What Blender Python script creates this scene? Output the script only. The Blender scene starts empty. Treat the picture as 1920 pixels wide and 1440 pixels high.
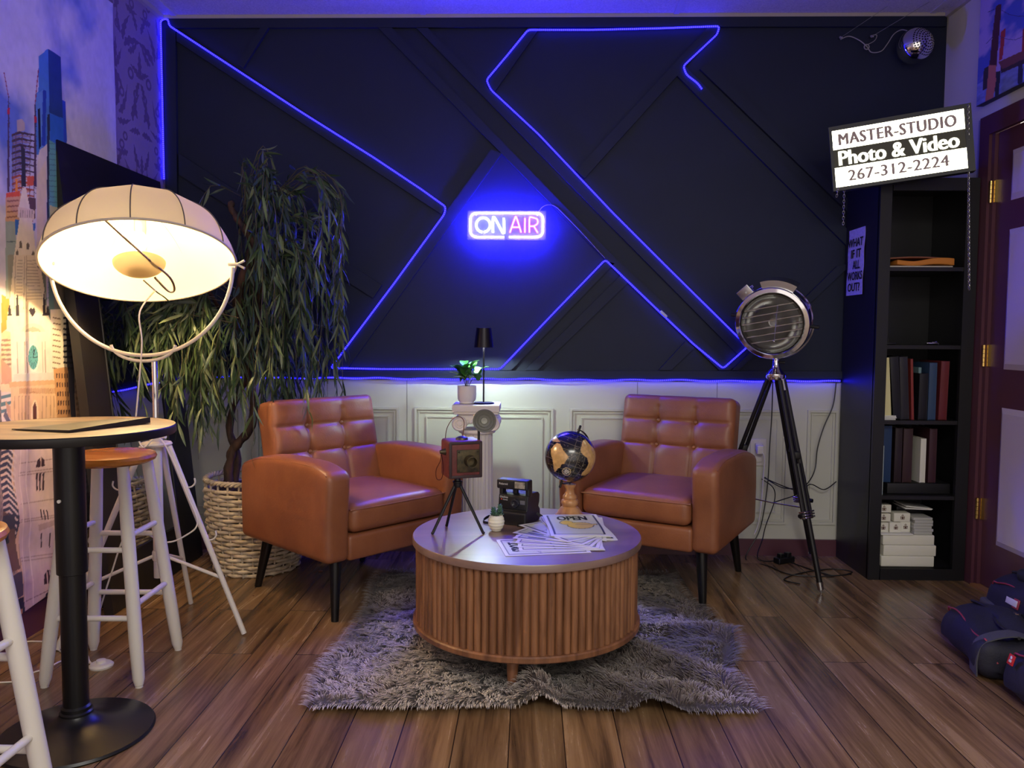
import bpy, math, random
import numpy as np
from mathutils import Vector, Matrix, Euler
random.seed(7); rng = np.random.default_rng(7)
PI = math.pi
scene = bpy.context.scene
col = scene.collection

# ------------------------------------------------------------------ camera
F_PX = 1480.636
CF = np.array([-0.02140089, 0.99783726, -0.06215149]); CR = np.array([0.99974819, 0.02177875, 0.0054085]); CU = np.array([-0.00675039, 0.0620201, 0.99805207])
CC = np.array([0, 0, 1.04472572])
cd = bpy.data.cameras.new('camera'); cam = bpy.data.objects.new('camera', cd); col.objects.link(cam)
cd.sensor_fit = 'HORIZONTAL'; cd.sensor_width = 36; cd.lens = F_PX / 1920 * 36; cd.clip_start = 0.05
m = Matrix.Identity(4)
for i in range(3):
    m[i][0] = CR[i]; m[i][1] = CU[i]; m[i][2] = -CF[i]; m[i][3] = CC[i]
cam.matrix_world = m
scene.camera = cam
# ------------------------------------------------------------------ world, exposure, large lights
w = bpy.data.worlds.new('world'); scene.world = w; w.use_nodes = True
w.node_tree.nodes['Background'].inputs[0].default_value = (0.48, 0.43, 0.40, 1)
w.node_tree.nodes['Background'].inputs[1].default_value = 2.6
scene.view_settings.view_transform = 'Standard'; scene.view_settings.look = 'None'
scene.view_settings.exposure = 0.0; scene.view_settings.gamma = 1.0; scene.view_settings.use_curve_mapping = False


def lamp(name, kind, loc, color, power, size=0.1, rot=(0, 0, 0), sizey=None, spot=None, blend=0.5, spread=None):
    d = bpy.data.lights.new(name, kind); d.color = color; d.energy = power
    if kind == 'AREA':
        d.size = size
        if sizey: d.shape = 'RECTANGLE'; d.size_y = sizey
        if spread: d.spread = spread
    else:
        d.shadow_soft_size = size
    if kind == 'SPOT': d.spot_size = spot; d.spot_blend = blend
    o = bpy.data.objects.new(name, d); o.location = loc; o.rotation_euler = rot; col.objects.link(o)
    return o


# ceiling panel of the room behind the viewer
lamp('ceiling_panel_light', 'AREA', (0.45, -0.3, 2.45), (1.0, 0.97, 0.88), 60, 1.5, sizey=0.9)


# ------------------------------------------------------------------ pixel helpers (a pixel of the photo -> a point of the room)
RL, RR, RB, RH, RW = -1.723, 1.897, 3.75, 2.516, 0.829      # left wall, right wall, back wall, ceiling, wainscot top


def ray(px, py): return CF + CR * (px - 960) / F_PX - CU * (py - 720) / F_PX
def pl(px, py, ax, v):
    d = ray(px, py); return CC + d * (v - CC[ax]) / d[ax]
def fl(px, py): return pl(px, py, 2, 0.0)
def aY(px, py, Y): return pl(px, py, 1, Y)
def project(P):
    d = P - CC; z = d @ CF
    return 960 + F_PX * (d @ CR) / z, 720 - F_PX * (d @ CU) / z


# ------------------------------------------------------------------ materials
def S(r, g, b):
    f = lambda c: ((c / 255) / 12.92 if c / 255 <= 0.04045 else ((c / 255 + 0.055) / 1.055) ** 2.4)
    return (f(r), f(g), f(b))


MATS = {}
def mat(name, color, rough=0.5, metal=0.0, emit=None, estr=0.0, noise=None, bump=None, trans=0.0, coat=0.0, spec=0.5, attr=False, sheen=0.0, transl=0.0, alpha=1.0):
    """noise=(color2, scale, (sx,sy,sz)), bump=(scale, strength)"""
    if name in MATS: return MATS[name]
    m_ = bpy.data.materials.new(name); m_.use_nodes = True
    nt = m_.node_tree; b = nt.nodes['Principled BSDF']; L = nt.links
    b.inputs['Base Color'].default_value = (*color, 1); b.inputs['Roughness'].default_value = rough
    b.inputs['Metallic'].default_value = metal
    b.inputs['Specular IOR Level'].default_value = spec
    b.inputs['Coat Weight'].default_value = coat
    b.inputs['Coat Roughness'].default_value = 0.15
    b.inputs['Sheen Weight'].default_value = sheen
    b.inputs['Transmission Weight'].default_value = trans
    b.inputs['Alpha'].default_value = alpha
    if emit:
        b.inputs['Emission Color'].default_value = (*emit, 1); b.inputs['Emission Strength'].default_value = estr
    tc = nt.nodes.new('ShaderNodeTexCoord')
    if noise:
        c2, sc, st = noise
        mp = nt.nodes.new('ShaderNodeMapping'); mp.inputs['Scale'].default_value = st
        nz = nt.nodes.new('ShaderNodeTexNoise'); nz.inputs['Scale'].default_value = sc; nz.inputs['Detail'].default_value = 5; nz.inputs['Roughness'].default_value = 0.6
        rp = nt.nodes.new('ShaderNodeValToRGB'); rp.color_ramp.elements[0].position = 0.35; rp.color_ramp.elements[1].position = 0.65
        rp.color_ramp.elements[0].color = (*color, 1); rp.color_ramp.elements[1].color = (*c2, 1)
        L.new(tc.outputs['Object'], mp.inputs[0]); L.new(mp.outputs[0], nz.inputs['Vector']); L.new(nz.outputs['Fac'], rp.inputs[0]); L.new(rp.outputs[0], b.inputs['Base Color'])
    if attr:
        at = nt.nodes.new('ShaderNodeAttribute'); at.attribute_name = 'Col'; L.new(at.outputs['Color'], b.inputs['Base Color'])
    if bump:
        nb = nt.nodes.new('ShaderNodeTexNoise'); nb.inputs['Scale'].default_value = bump[0]; nb.inputs['Detail'].default_value = 3
        bp = nt.nodes.new('ShaderNodeBump'); bp.inputs['Strength'].default_value = bump[1]; bp.inputs['Distance'].default_value = 0.002
        L.new(tc.outputs['Object'], nb.inputs['Vector']); L.new(nb.outputs['Fac'], bp.inputs['Height']); L.new(bp.outputs[0], b.inputs['Normal'])
    if transl:
        out = nt.nodes['Material Output']; tr = nt.nodes.new('ShaderNodeBsdfTranslucent'); tr.inputs[0].default_value = (*color, 1)
        mx = nt.nodes.new('ShaderNodeMixShader'); mx.inputs[0].default_value = transl
        L.new(b.outputs[0], mx.inputs[1]); L.new(tr.outputs[0], mx.inputs[2]); L.new(mx.outputs[0], out.inputs[0])
    MATS[name] = m_
    return m_


def emis(name, color, strength, dots=None):
    if name in MATS: return MATS[name]
    m_ = bpy.data.materials.new(name); m_.use_nodes = True; nt = m_.node_tree
    nt.nodes.remove(nt.nodes['Principled BSDF'])
    e = nt.nodes.new('ShaderNodeEmission'); e.inputs[0].default_value = (*color, 1); e.inputs[1].default_value = strength
    nt.links.new(e.outputs[0], nt.nodes['Material Output'].inputs[0])
    if dots:                                        # diodes along the rope: U runs along it in metres
        uv = nt.nodes.new('ShaderNodeUVMap'); sx = nt.nodes.new('ShaderNodeSeparateXYZ'); nt.links.new(uv.outputs[0], sx.inputs[0])
        mu = nt.nodes.new('ShaderNodeMath'); mu.operation = 'MULTIPLY'; mu.inputs[1].default_value = 2 * PI / dots; nt.links.new(sx.outputs[0], mu.inputs[0])
        si = nt.nodes.new('ShaderNodeMath'); si.operation = 'SINE'; nt.links.new(mu.outputs[0], si.inputs[0])
        rg = nt.nodes.new('ShaderNodeMapRange'); rg.inputs[1].default_value = 0.0; rg.inputs[2].default_value = 1.0
        nt.links.new(si.outputs[0], rg.inputs[0])
        mc = nt.nodes.new('ShaderNodeMix'); mc.data_type = 'RGBA'; nt.links.new(rg.outputs[0], mc.inputs[0])
        mc.inputs[6].default_value = (*color, 1); mc.inputs[7].default_value = (color[0] * 3.5, color[1] * 4, color[2] * 1.2, 1)
        nt.links.new(mc.outputs[2], e.inputs[0])
    MATS[name] = m_
    return m_


def wood(name, c1, c2, rough=0.4, axis=1, scale=1.0, coat=0.0, bump=0.15):
    if name in MATS: return MATS[name]
    m_ = bpy.data.materials.new(name); m_.use_nodes = True; nt = m_.node_tree; L = nt.links; b = nt.nodes['Principled BSDF']
    tc = nt.nodes.new('ShaderNodeTexCoord'); mp = nt.nodes.new('ShaderNodeMapping'); s = [14, 14, 14]; s[axis] = 1.2
    mp.inputs['Scale'].default_value = [q * scale for q in s]; L.new(tc.outputs['Object'], mp.inputs[0])
    nz = nt.nodes.new('ShaderNodeTexNoise'); nz.inputs['Scale'].default_value = 1.6; nz.inputs['Detail'].default_value = 7; nz.inputs['Roughness'].default_value = 0.62; nz.inputs['Distortion'].default_value = 0.6
    L.new(mp.outputs[0], nz.inputs['Vector'])
    rp = nt.nodes.new('ShaderNodeValToRGB'); rp.color_ramp.elements[0].position = 0.36; rp.color_ramp.elements[1].position = 0.66
    rp.color_ramp.elements[0].color = (*c1, 1); rp.color_ramp.elements[1].color = (*c2, 1)
    L.new(nz.outputs['Fac'], rp.inputs[0]); L.new(rp.outputs[0], b.inputs['Base Color'])
    bp = nt.nodes.new('ShaderNodeBump'); bp.inputs['Strength'].default_value = bump; bp.inputs['Distance'].default_value = 0.002
    L.new(nz.outputs['Fac'], bp.inputs['Height']); L.new(bp.outputs[0], b.inputs['Normal'])
    b.inputs['Roughness'].default_value = rough; b.inputs['Coat Weight'].default_value = coat; b.inputs['Coat Roughness'].default_value = 0.12
    MATS[name] = m_
    return m_


# ------------------------------------------------------------------ mesh builder
def basis(d, up=(0, 0, 1)):
    """4x4 matrix whose local +Z is d"""
    z = Vector(d).normalized(); x = Vector(up).cross(z)
    if x.length < 1e-4: x = Vector((1, 0, 0)).cross(z)
    x.normalize(); y = z.cross(x)
    M = Matrix.Identity(4)
    for i in range(3): M[i][0] = x[i]; M[i][1] = y[i]; M[i][2] = z[i]
    return M


class MB:
    def __init__(self): self.v = []; self.f = []; self.c = None; self.uv = None; self.M = Matrix.Identity(4)
    def at(self, M): self.M = M; return self
    def add(self, vs, fs, cs=None):
        n = len(self.v)
        A = np.asarray(vs, float).reshape(-1, 3); T = np.array(self.M)
        A = A @ T[:3, :3].T + T[:3, 3]
        self.v.extend(A.tolist()); self.f.extend([tuple(i + n for i in f) for f in fs])
        if cs is not None:
            if self.c is None: self.c = [(1, 1, 1)] * n
            self.c.extend(cs)
        elif self.c is not None: self.c.extend([(1, 1, 1)] * len(A))
        return self
    def box(self, c, s):
        x, y, z = c; a, b, h = s[0] / 2, s[1] / 2, s[2] / 2
        v = [(x + i * a, y + j * b, z + k * h) for k in (-1, 1) for j in (-1, 1) for i in (-1, 1)]
        return self.add(v, [(0, 2, 3, 1), (4, 5, 7, 6), (0, 1, 5, 4), (2, 6, 7, 3), (0, 4, 6, 2), (1, 3, 7, 5)])
    def span(self, a, b): return self.box([(a[i] + b[i]) / 2 for i in range(3)], [abs(b[i] - a[i]) for i in range(3)])
    def rbox(self, c, s, r=0.01, seg=3, n=1, fn=None):
        """rounded box; n = extra divisions of the flat part (int or 3); fn deforms local points (N,3)->(N,3)"""
        if isinstance(n, int): n = (n, n, n)
        h = [q / 2 for q in s]; r = min(r, min(h) * 0.999)
        ax = []
        for k in range(3):
            a = h[k] - r
            t = [-h[k] + r * (1 - math.cos(PI / 2 * i / seg)) for i in range(seg)]
            mid = list(np.linspace(-a, a, n[k] + 1))
            ax.append(t + mid + [-q for q in t[::-1]])
        pts = {}; V = []; Fc = []
        def vid(i, j, k):
            key = (i, j, k)
            if key not in pts: pts[key] = len(V); V.append((ax[0][i], ax[1][j], ax[2][k]))
            return pts[key]
        nx, ny, nz = [len(a) - 1 for a in ax]
        for i in range(nx):
            for j in range(ny):
                Fc.append((vid(i, j, 0), vid(i, j + 1, 0), vid(i + 1, j + 1, 0), vid(i + 1, j, 0)))
                Fc.append((vid(i, j, nz), vid(i + 1, j, nz), vid(i + 1, j + 1, nz), vid(i, j + 1, nz)))
        for i in range(nx):
            for k in range(nz):
                Fc.append((vid(i, 0, k), vid(i + 1, 0, k), vid(i + 1, 0, k + 1), vid(i, 0, k + 1)))
                Fc.append((vid(i, ny, k), vid(i, ny, k + 1), vid(i + 1, ny, k + 1), vid(i + 1, ny, k)))
        for j in range(ny):
            for k in range(nz):
                Fc.append((vid(0, j, k), vid(0, j, k + 1), vid(0, j + 1, k + 1), vid(0, j + 1, k)))
                Fc.append((vid(nx, j, k), vid(nx, j + 1, k), vid(nx, j + 1, k + 1), vid(nx, j, k + 1)))
        P = np.array(V); H = np.array(h) - r
        I = np.clip(P, -H, H); d = P - I; L = np.linalg.norm(d, axis=1, keepdims=True); L[L < 1e-9] = 1
        P = I + d / L * r
        if fn is not None: P = fn(P)
        return self.add(P + np.array(c), Fc)
    def tube(self, pts, r, seg=8, cap=True, closed=False, flat=1.0, uv=False):
        P = [Vector(p) for p in pts]; n = len(P)
        rr = r if hasattr(r, '__len__') else [r] * n
        T = []
        for i in range(n):
            if closed: t = P[(i + 1) % n] - P[i - 1]
            else: t = P[min(i + 1, n - 1)] - P[max(i - 1, 0)]
            T.append(t.normalized() if t.length > 1e-9 else Vector((0, 0, 1)))
        u = T[0].orthogonal().normalized() if abs(T[0].z) > 0.9 else Vector((0, 0, 1)).cross(T[0]).normalized()
        V = []; 
        for i in range(n):
            u = (u - T[i] * u.dot(T[i])); u = u.normalized() if u.length > 1e-6 else T[i].orthogonal().normalized()
            b = T[i].cross(u)
            for k in range(seg):
                a = 2 * PI * k / seg
                V.append(P[i] + u * math.cos(a) * rr[i] + b * math.sin(a) * rr[i] * flat)
        Fc = []
        for i in range(n if closed else n - 1):
            j = (i + 1) % n
            for k in range(seg):
                k2 = (k + 1) % seg
                Fc.append((i * seg + k, i * seg + k2, j * seg + k2, j * seg + k))
        if cap and not closed:
            Fc.append(tuple(range(seg - 1, -1, -1))); Fc.append(tuple((n - 1) * seg + k for k in range(seg)))
        if uv:
            if self.uv is None: self.uv = []
            s = 0
            for i in range(n):
                if i: s += (P[i] - P[i - 1]).length
                self.uv.extend([(s, 0)] * seg)
        return self.add([tuple(v) for v in V], Fc)
    def rod(self, a, b, r, r2=None, seg=10): return self.tube([a, b], [r, r if r2 is None else r2], seg)
    def lathe(self, prof, seg=32, c=(0, 0, 0), caps=True, arc=None, mod=None):
        """prof = [(r,z)...]"""
        V = []; Fc = []; n = len(prof)
        for i, (r, z) in enumerate(prof):
            for k in range(seg):
                a = 2 * PI * k / seg; q = r * (mod(a, i) if mod else 1)
                V.append((c[0] + q * math.cos(a), c[1] + q * math.sin(a), c[2] + z))
        for i in range(n - 1):
            for k in range(seg):
                k2 = (k + 1) % seg; Fc.append((i * seg + k, i * seg + k2, (i + 1) * seg + k2, (i + 1) * seg + k))
        if caps:
            if prof[0][0] > 1e-5: Fc.append(tuple(range(seg - 1, -1, -1)))
            if prof[-1][0] > 1e-5: Fc.append(tuple((n - 1) * seg + k for k in range(seg)))
        return self.add(V, Fc)
    def sphere(self, c, r, seg=24, rings=14, sc=(1, 1, 1)):
        prof = [(max(1e-5, math.sin(PI * i / rings)), -math.cos(PI * i / rings)) for i in range(rings + 1)]
        V = []; Fc = []
        for (a, z) in prof:
            for k in range(seg):
                t = 2 * PI * k / seg; V.append((c[0] + r * a * math.cos(t) * sc[0], c[1] + r * a * math.sin(t) * sc[1], c[2] + r * z * sc[2]))
        for i in range(rings):
            for k in range(seg):
                k2 = (k + 1) % seg; Fc.append((i * seg + k, i * seg + k2, (i + 1) * seg + k2, (i + 1) * seg + k))
        return self.add(V, Fc)
    def prism(self, poly, z0, z1):
        """poly of (x,y); extruded in z"""
        n = len(poly); V = [(x, y, z0) for x, y in poly] + [(x, y, z1) for x, y in poly]
        Fc = [tuple(range(n - 1, -1, -1)), tuple(range(n, 2 * n))] + [(i, (i + 1) % n, n + (i + 1) % n, n + i) for i in range(n)]
        return self.add(V, Fc)
    def torus(self, c, R, r, seg=16, ms=6, M=None, sc=(1, 1)):
        V = []; Fc = []
        for i in range(seg):
            a = 2 * PI * i / seg
            for k in range(ms):
                b = 2 * PI * k / ms; q = R + r * math.cos(b)
                p = Vector((q * math.cos(a) * sc[0], q * math.sin(a) * sc[1], r * math.sin(b)))
                if M is not None: p = M @ p
                V.append((p[0] + c[0], p[1] + c[1], p[2] + c[2]))
        for i in range(seg):
            for k in range(ms):
                i2 = (i + 1) % seg; k2 = (k + 1) % ms; Fc.append((i * ms + k, i2 * ms + k, i2 * ms + k2, i * ms + k2))
        return self.add(V, Fc)
    def text(self, s, origin, right, up, width=None, height=None, depth=0.001, bold=0.0, shear=0.0, spacing=1.0):
        """text laid in the plane (right, up) with its lower-left corner at origin, stretched to width x height"""
        cu = bpy.data.curves.new('t', 'FONT'); cu.body = s; cu.size = 1; cu.extrude = 0.02; cu.offset = bold; cu.shear = shear; cu.space_character = spacing; cu.resolution_u = 3
        o = bpy.data.objects.new('t', cu); col.objects.link(o); bpy.context.view_layer.update()
        me = bpy.data.meshes.new_from_object(o.evaluated_get(bpy.context.evaluated_depsgraph_get()))
        V = np.array([v.co[:] for v in me.vertices]); Fc = [tuple(p.vertices) for p in me.polygons]
        bpy.data.objects.remove(o); bpy.data.curves.remove(cu); bpy.data.meshes.remove(me)
        lo = V.min(0); hi = V.max(0); V -= lo; e = hi - lo
        sx = width / e[0] if width else height / e[1]; sy = height / e[1] if height else sx
        R_ = np.array(Vector(right).normalized()); U_ = np.array(Vector(up).normalized()); N_ = np.cross(R_, U_)
        P = np.array(origin) + V[:, :1] * sx * R_ + V[:, 1:2] * sy * U_ + (V[:, 2:3] / max(e[2], 1e-6)) * depth * N_
        return self.add(P, Fc)
    def build(self, name, mt, parent=None, smooth=True, angle=0.6):
        me = bpy.data.meshes.new(name); me.from_pydata(self.v, [], self.f); me.update()
        if smooth:
            me.polygons.foreach_set('use_smooth', [True] * len(me.polygons))
            if angle: me.set_sharp_from_angle(angle=angle)
        if self.c is not None: setcol(me, np.array(self.c))
        if self.uv is not None:
            ul = me.uv_layers.new(name='UVMap'); idx = np.zeros(len(me.loops), int); me.loops.foreach_get('vertex_index', idx)
            ul.data.foreach_set('uv', np.array(self.uv)[idx].ravel())
        me.materials.append(mt)
        o = bpy.data.objects.new(name, me); col.objects.link(o)
        if parent is not None: o.parent = parent
        return o


def setcol(me, C):
    a = me.color_attributes.new('Col', 'FLOAT_COLOR', 'POINT')
    a.data.foreach_set('color', np.concatenate([C, np.ones((len(C), 1))], 1).astype(np.float32).ravel())


def tag(o, label=None, cat=None, group=None, kind=None):
    if label: o['label'] = label
    if cat: o['category'] = cat
    if group: o['group'] = group
    if kind: o['kind'] = kind
    return o


def thing(name, label, cat, loc=(0, 0, 0), rz=0.0, group=None, rot=None):
    o = bpy.data.objects.new(name, None); o.empty_display_size = 0.05; col.objects.link(o)
    o.location = loc; o.rotation_euler = rot if rot else (0, 0, rz)
    return tag(o, label, cat, group)


def struct(mb, name, mt, **k): return tag(mb.build(name, mt, **k), kind='structure')


def copy_tree(o, parent=None):
    c = o.copy(); col.objects.link(c)
    if parent is not None: c.parent = parent
    for ch in list(o.children): copy_tree(ch, c)
    return c


def smooth_path(P, k=6, it=2):
    """Catmull-Rom through the points"""
    P = [np.array(p, float) for p in P]; out = []
    for i in range(len(P) - 1):
        p0 = P[max(i - 1, 0)]; p1 = P[i]; p2 = P[i + 1]; p3 = P[min(i + 2, len(P) - 1)]
        for j in range(k):
            t = j / k; out.append(0.5 * ((2 * p1) + (-p0 + p2) * t + (2 * p0 - 5 * p1 + 4 * p2 - p3) * t * t + (-p0 + 3 * p1 - 3 * p2 + p3) * t ** 3))
    out.append(P[-1]); return [tuple(q) for q in out]


def inpoly(X, Y, poly):
    ins = np.zeros(X.shape, bool); n = len(poly); j = n - 1
    for i in range(n):
        xi, yi = poly[i]; xj, yj = poly[j]
        if yi != yj:
            c = ((yi > Y) != (yj > Y)) & (X < (xj - xi) * (Y - yi) / (yj - yi) + xi); ins ^= c
        j = i
    return ins


def paint(C, X, Y, poly, color, mixf=1.0):
    xs = [p[0] for p in poly]; ys = [p[1] for p in poly]
    k = np.nonzero((X >= min(xs)) & (X <= max(xs)) & (Y >= min(ys)) & (Y <= max(ys)))[0]
    if len(k) == 0: return
    q = k[inpoly(X[k], Y[k], poly)]
    C[q] = C[q] * (1 - mixf) + np.array(S(*color)) * mixf


def line_poly(pts, wd):
    """thin band around a polyline as quads"""
    out = []
    for a, b in zip(pts[:-1], pts[1:]):
        d = np.array(b, float) - np.array(a, float); L = np.linalg.norm(d) + 1e-9; n = np.array([-d[1], d[0]]) / L * wd / 2
        out.append([tuple(np.array(a) + n), tuple(np.array(b) + n), tuple(np.array(b) - n), tuple(np.array(a) - n)])
    return out


def vnoise(x, y, seed=0):
    """value noise in [0,1]"""
    xi = np.floor(x).astype(np.int64); yi = np.floor(y).astype(np.int64); fx = x - xi; fy = y - yi
    fx = fx * fx * (3 - 2 * fx); fy = fy * fy * (3 - 2 * fy)
    def h(a, b):
        n = (a * 374761393 + b * 668265263 + seed * 974634777) & 0x7fffffff; n = (n ^ (n >> 13)) * 1274126177 & 0x7fffffff
        return ((n ^ (n >> 16)) & 0xffff) / 65535.0
    return (h(xi, yi) * (1 - fx) + h(xi + 1, yi) * fx) * (1 - fy) + (h(xi, yi + 1) * (1 - fx) + h(xi + 1, yi + 1) * fx) * fy


def fbm(x, y, o=4, seed=0):
    r = 0; a = 0.5
    for i in range(o): r = r + a * vnoise(x * 2 ** i, y * 2 ** i, seed + i); a *= 0.5
    return r / (1 - 0.5 ** o)


def grid_faces(nu, nv):
    i, j = np.meshgrid(np.arange(nu - 1), np.arange(nv - 1), indexing='ij'); a = (i * nv + j).ravel()
    return np.stack([a, a + nv, a + nv + 1, a + 1], 1).tolist()


# ================================================================== materials used around the room
M_navy = mat('navy_paint', S(27, 34, 54), 0.6, spec=0.3, noise=(S(30, 37, 58), 3, (1, 1, 1)), bump=(60, 0.15))
M_white = mat('wainscot_white', S(200, 200, 188), 0.45)
M_burg = mat('burgundy_paint', S(88, 50, 62), 0.4)
M_black = mat('black_laminate', S(24, 24, 27), 0.42)
M_blackm = mat('black_metal', S(16, 16, 18), 0.35, 0.2)
M_blackp = mat('black_plastic', S(14, 14, 16), 0.4)
M_chrome = mat('chrome', (0.78, 0.78, 0.8), 0.08, 1.0)
M_steel = mat('brushed_steel', (0.5, 0.5, 0.5), 0.25, 1.0)
M_brass = mat('brass', (0.72, 0.5, 0.16), 0.25, 1.0)
M_leather = mat('tan_leather', S(148, 92, 60), 0.42, noise=(S(130, 78, 50), 5, (1, 1, 1)), bump=(160, 0.25))
M_whitep = mat('white_paint', S(214, 208, 200), 0.45, bump=(40, 0.1))
M_plaster = mat('white_plaster', S(226, 220, 212), 0.6, bump=(90, 0.2))
M_print = mat('print', (1, 1, 1), 0.75, attr=True)
M_paper = mat('paper_white', S(225, 224, 218), 0.7)
M_ink = mat('ink_black', S(14, 14, 18), 0.7)

# ================================================================== the room
def floor_material():
    m_ = bpy.data.materials.new('floor_planks'); m_.use_nodes = True; nt = m_.node_tree; L = nt.links; b = nt.nodes['Principled BSDF']
    tc = nt.nodes.new('ShaderNodeTexCoord'); mp = nt.nodes.new('ShaderNodeMapping'); mp.inputs['Rotation'].default_value = (0, 0, PI / 2); mp.inputs['Location'].default_value = (0.3, 0.045, 0)
    L.new(tc.outputs['Object'], mp.inputs[0])
    br = nt.nodes.new('ShaderNodeTexBrick'); br.inputs['Scale'].default_value = 1; br.inputs['Mortar Size'].default_value = 0.0016; br.inputs['Mortar Smooth'].default_value = 0.2
    br.inputs['Brick Width'].default_value = 1.1; br.inputs['Row Height'].default_value = 0.142; br.offset = 0.37
    br.inputs['Color1'].default_value = (0, 0, 0, 1); br.inputs['Color2'].default_value = (1, 1, 1, 1); br.inputs['Mortar'].default_value = (0.5, 0.5, 0.5, 1)
    L.new(mp.outputs[0], br.inputs['Vector'])
    m2 = nt.nodes.new('ShaderNodeMapping'); m2.inputs['Scale'].default_value = (16, 0.8, 1); L.new(tc.outputs['Object'], m2.inputs[0])
    ad = nt.nodes.new('ShaderNodeVectorMath'); ad.operation = 'MULTIPLY_ADD'; ad.inputs[1].default_value = (1, 1, 1)
    sc_ = nt.nodes.new('ShaderNodeVectorMath'); sc_.operation = 'SCALE'; sc_.inputs['Scale'].default_value = 7.0; L.new(br.outputs['Color'], sc_.inputs[0])
    L.new(m2.outputs[0], ad.inputs[0]); L.new(sc_.outputs[0], ad.inputs[2])
    nz = nt.nodes.new('ShaderNodeTexNoise'); nz.inputs['Scale'].default_value = 1.5; nz.inputs['Detail'].default_value = 9; nz.inputs['Roughness'].default_value = 0.66; nz.inputs['Distortion'].default_value = 0.5
    L.new(ad.outputs[0], nz.inputs['Vector'])
    rp = nt.nodes.new('ShaderNodeValToRGB'); cr = rp.color_ramp; cr.elements[0].position = 0.33; cr.elements[1].position = 0.7
    cr.elements[0].color = (*S(74, 54, 38), 1); cr.elements[1].color = (*S(154, 124, 92), 1)
    e = cr.elements.new(0.5); e.color = (*S(120, 92, 64), 1)
    L.new(nz.outputs['Fac'], rp.inputs[0])
    hs = nt.nodes.new('ShaderNodeHueSaturation'); mr = nt.nodes.new('ShaderNodeMapRange'); mr.inputs[3].default_value = 0.78; mr.inputs[4].default_value = 1.15
    L.new(br.outputs['Color'], mr.inputs[0]); L.new(mr.outputs[0], hs.inputs['Value']); L.new(rp.outputs[0], hs.inputs['Color'])
    mx = nt.nodes.new('ShaderNodeMix'); mx.data_type = 'RGBA'; L.new(br.outputs['Fac'], mx.inputs[0]); L.new(hs.outputs[0], mx.inputs[6]); mx.inputs[7].default_value = (*S(34, 22, 18), 1)
    L.new(mx.outputs[2], b.inputs['Base Color'])
    r2 = nt.nodes.new('ShaderNodeMapRange'); r2.inputs[3].default_value = 0.17; r2.inputs[4].default_value = 0.34; L.new(nz.outputs['Fac'], r2.inputs[0]); L.new(r2.outputs[0], b.inputs['Roughness'])
    bp = nt.nodes.new('ShaderNodeBump'); bp.inputs['Strength'].default_value = 0.35; bp.inputs['Distance'].default_value = 0.0015; L.new(nz.outputs['Fac'], bp.inputs['Height'])
    b2 = nt.nodes.new('ShaderNodeBump'); b2.inputs['Strength'].default_value = 0.6; b2.inputs['Distance'].default_value = 0.001; b2.invert = True
    L.new(br.outputs['Fac'], b2.inputs['Height']); L.new(bp.outputs[0], b2.inputs['Normal']); L.new(b2.outputs[0], b.inputs['Normal'])
    return m_


Y0 = -0.9
struct(MB().span((RL, Y0, -0.05), (RR, RB + 0.1, 0)), 'floor', floor_material(), smooth=False)
M_ceil = mat('ceiling_tile', S(205, 200, 200), 0.9, noise=(S(176, 172, 176), 160, (1, 1, 1)), bump=(220, 0.5))
cm = MB().span((RL, Y0, RH), (RR, RB + 0.1, RH + 0.05))
struct(cm, 'ceiling', M_ceil, smooth=False)
cg = MB()
for x in (-1.655, -0.497, 0.661, 1.82): cg.span((x - 0.012, Y0, RH - 0.006), (x + 0.012, RB - 0.03, RH - 0.0005))
y = 3.50
while y > Y0:
    cg.span((RL + 0.02, y - 0.012, RH - 0.0055), (RR - 0.02, y + 0.012, RH - 0.0005)); y -= 0.58
struct(cg, 'trim_1', mat('ceiling_grid_metal', S(190, 186, 186), 0.5), smooth=False)
wa = MB().span((RL, RB - 0.028, RH - 0.016), (RR, RB + 0.0, RH - 0.0005)).span((RL, Y0, RH - 0.02), (RL + 0.02, RB - 0.03, RH)).span((RR - 0.02, Y0, RH - 0.02), (RR, RB - 0.03, RH))
struct(wa, 'trim_2', mat('ceiling_angle', S(176, 168, 158), 0.6), smooth=False)

struct(MB().span((RL - 0.1, RB - 0.008, RW), (RR + 0.1, RB + 0.1, RH)), 'wall_back', M_navy, smooth=False)
struct(MB().span((RL - 0.1, RB, 0), (RR + 0.1, RB + 0.1, RW)), 'wall_back_wainscot', M_white, smooth=False)


def wall_poly(mb, px, y0=RB - 0.026, y1=RB - 0.008):
    P = [pl(a, b, 1, RB - 0.02) for a, b in px]; n = len(P)
    area = sum(P[i][0] * P[(i + 1) % n][2] - P[(i + 1) % n][0] * P[i][2] for i in range(n))
    if area < 0: P = P[::-1]
    V = [(p[0], y0, p[2]) for p in P] + [(p[0], y1, p[2]) for p in P]
    mb.add(V, [tuple(range(n)), tuple(range(2 * n - 1, n - 1, -1))] + [(i, n + i, n + (i + 1) % n, (i + 1) % n) for i in range(n)])


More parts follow.
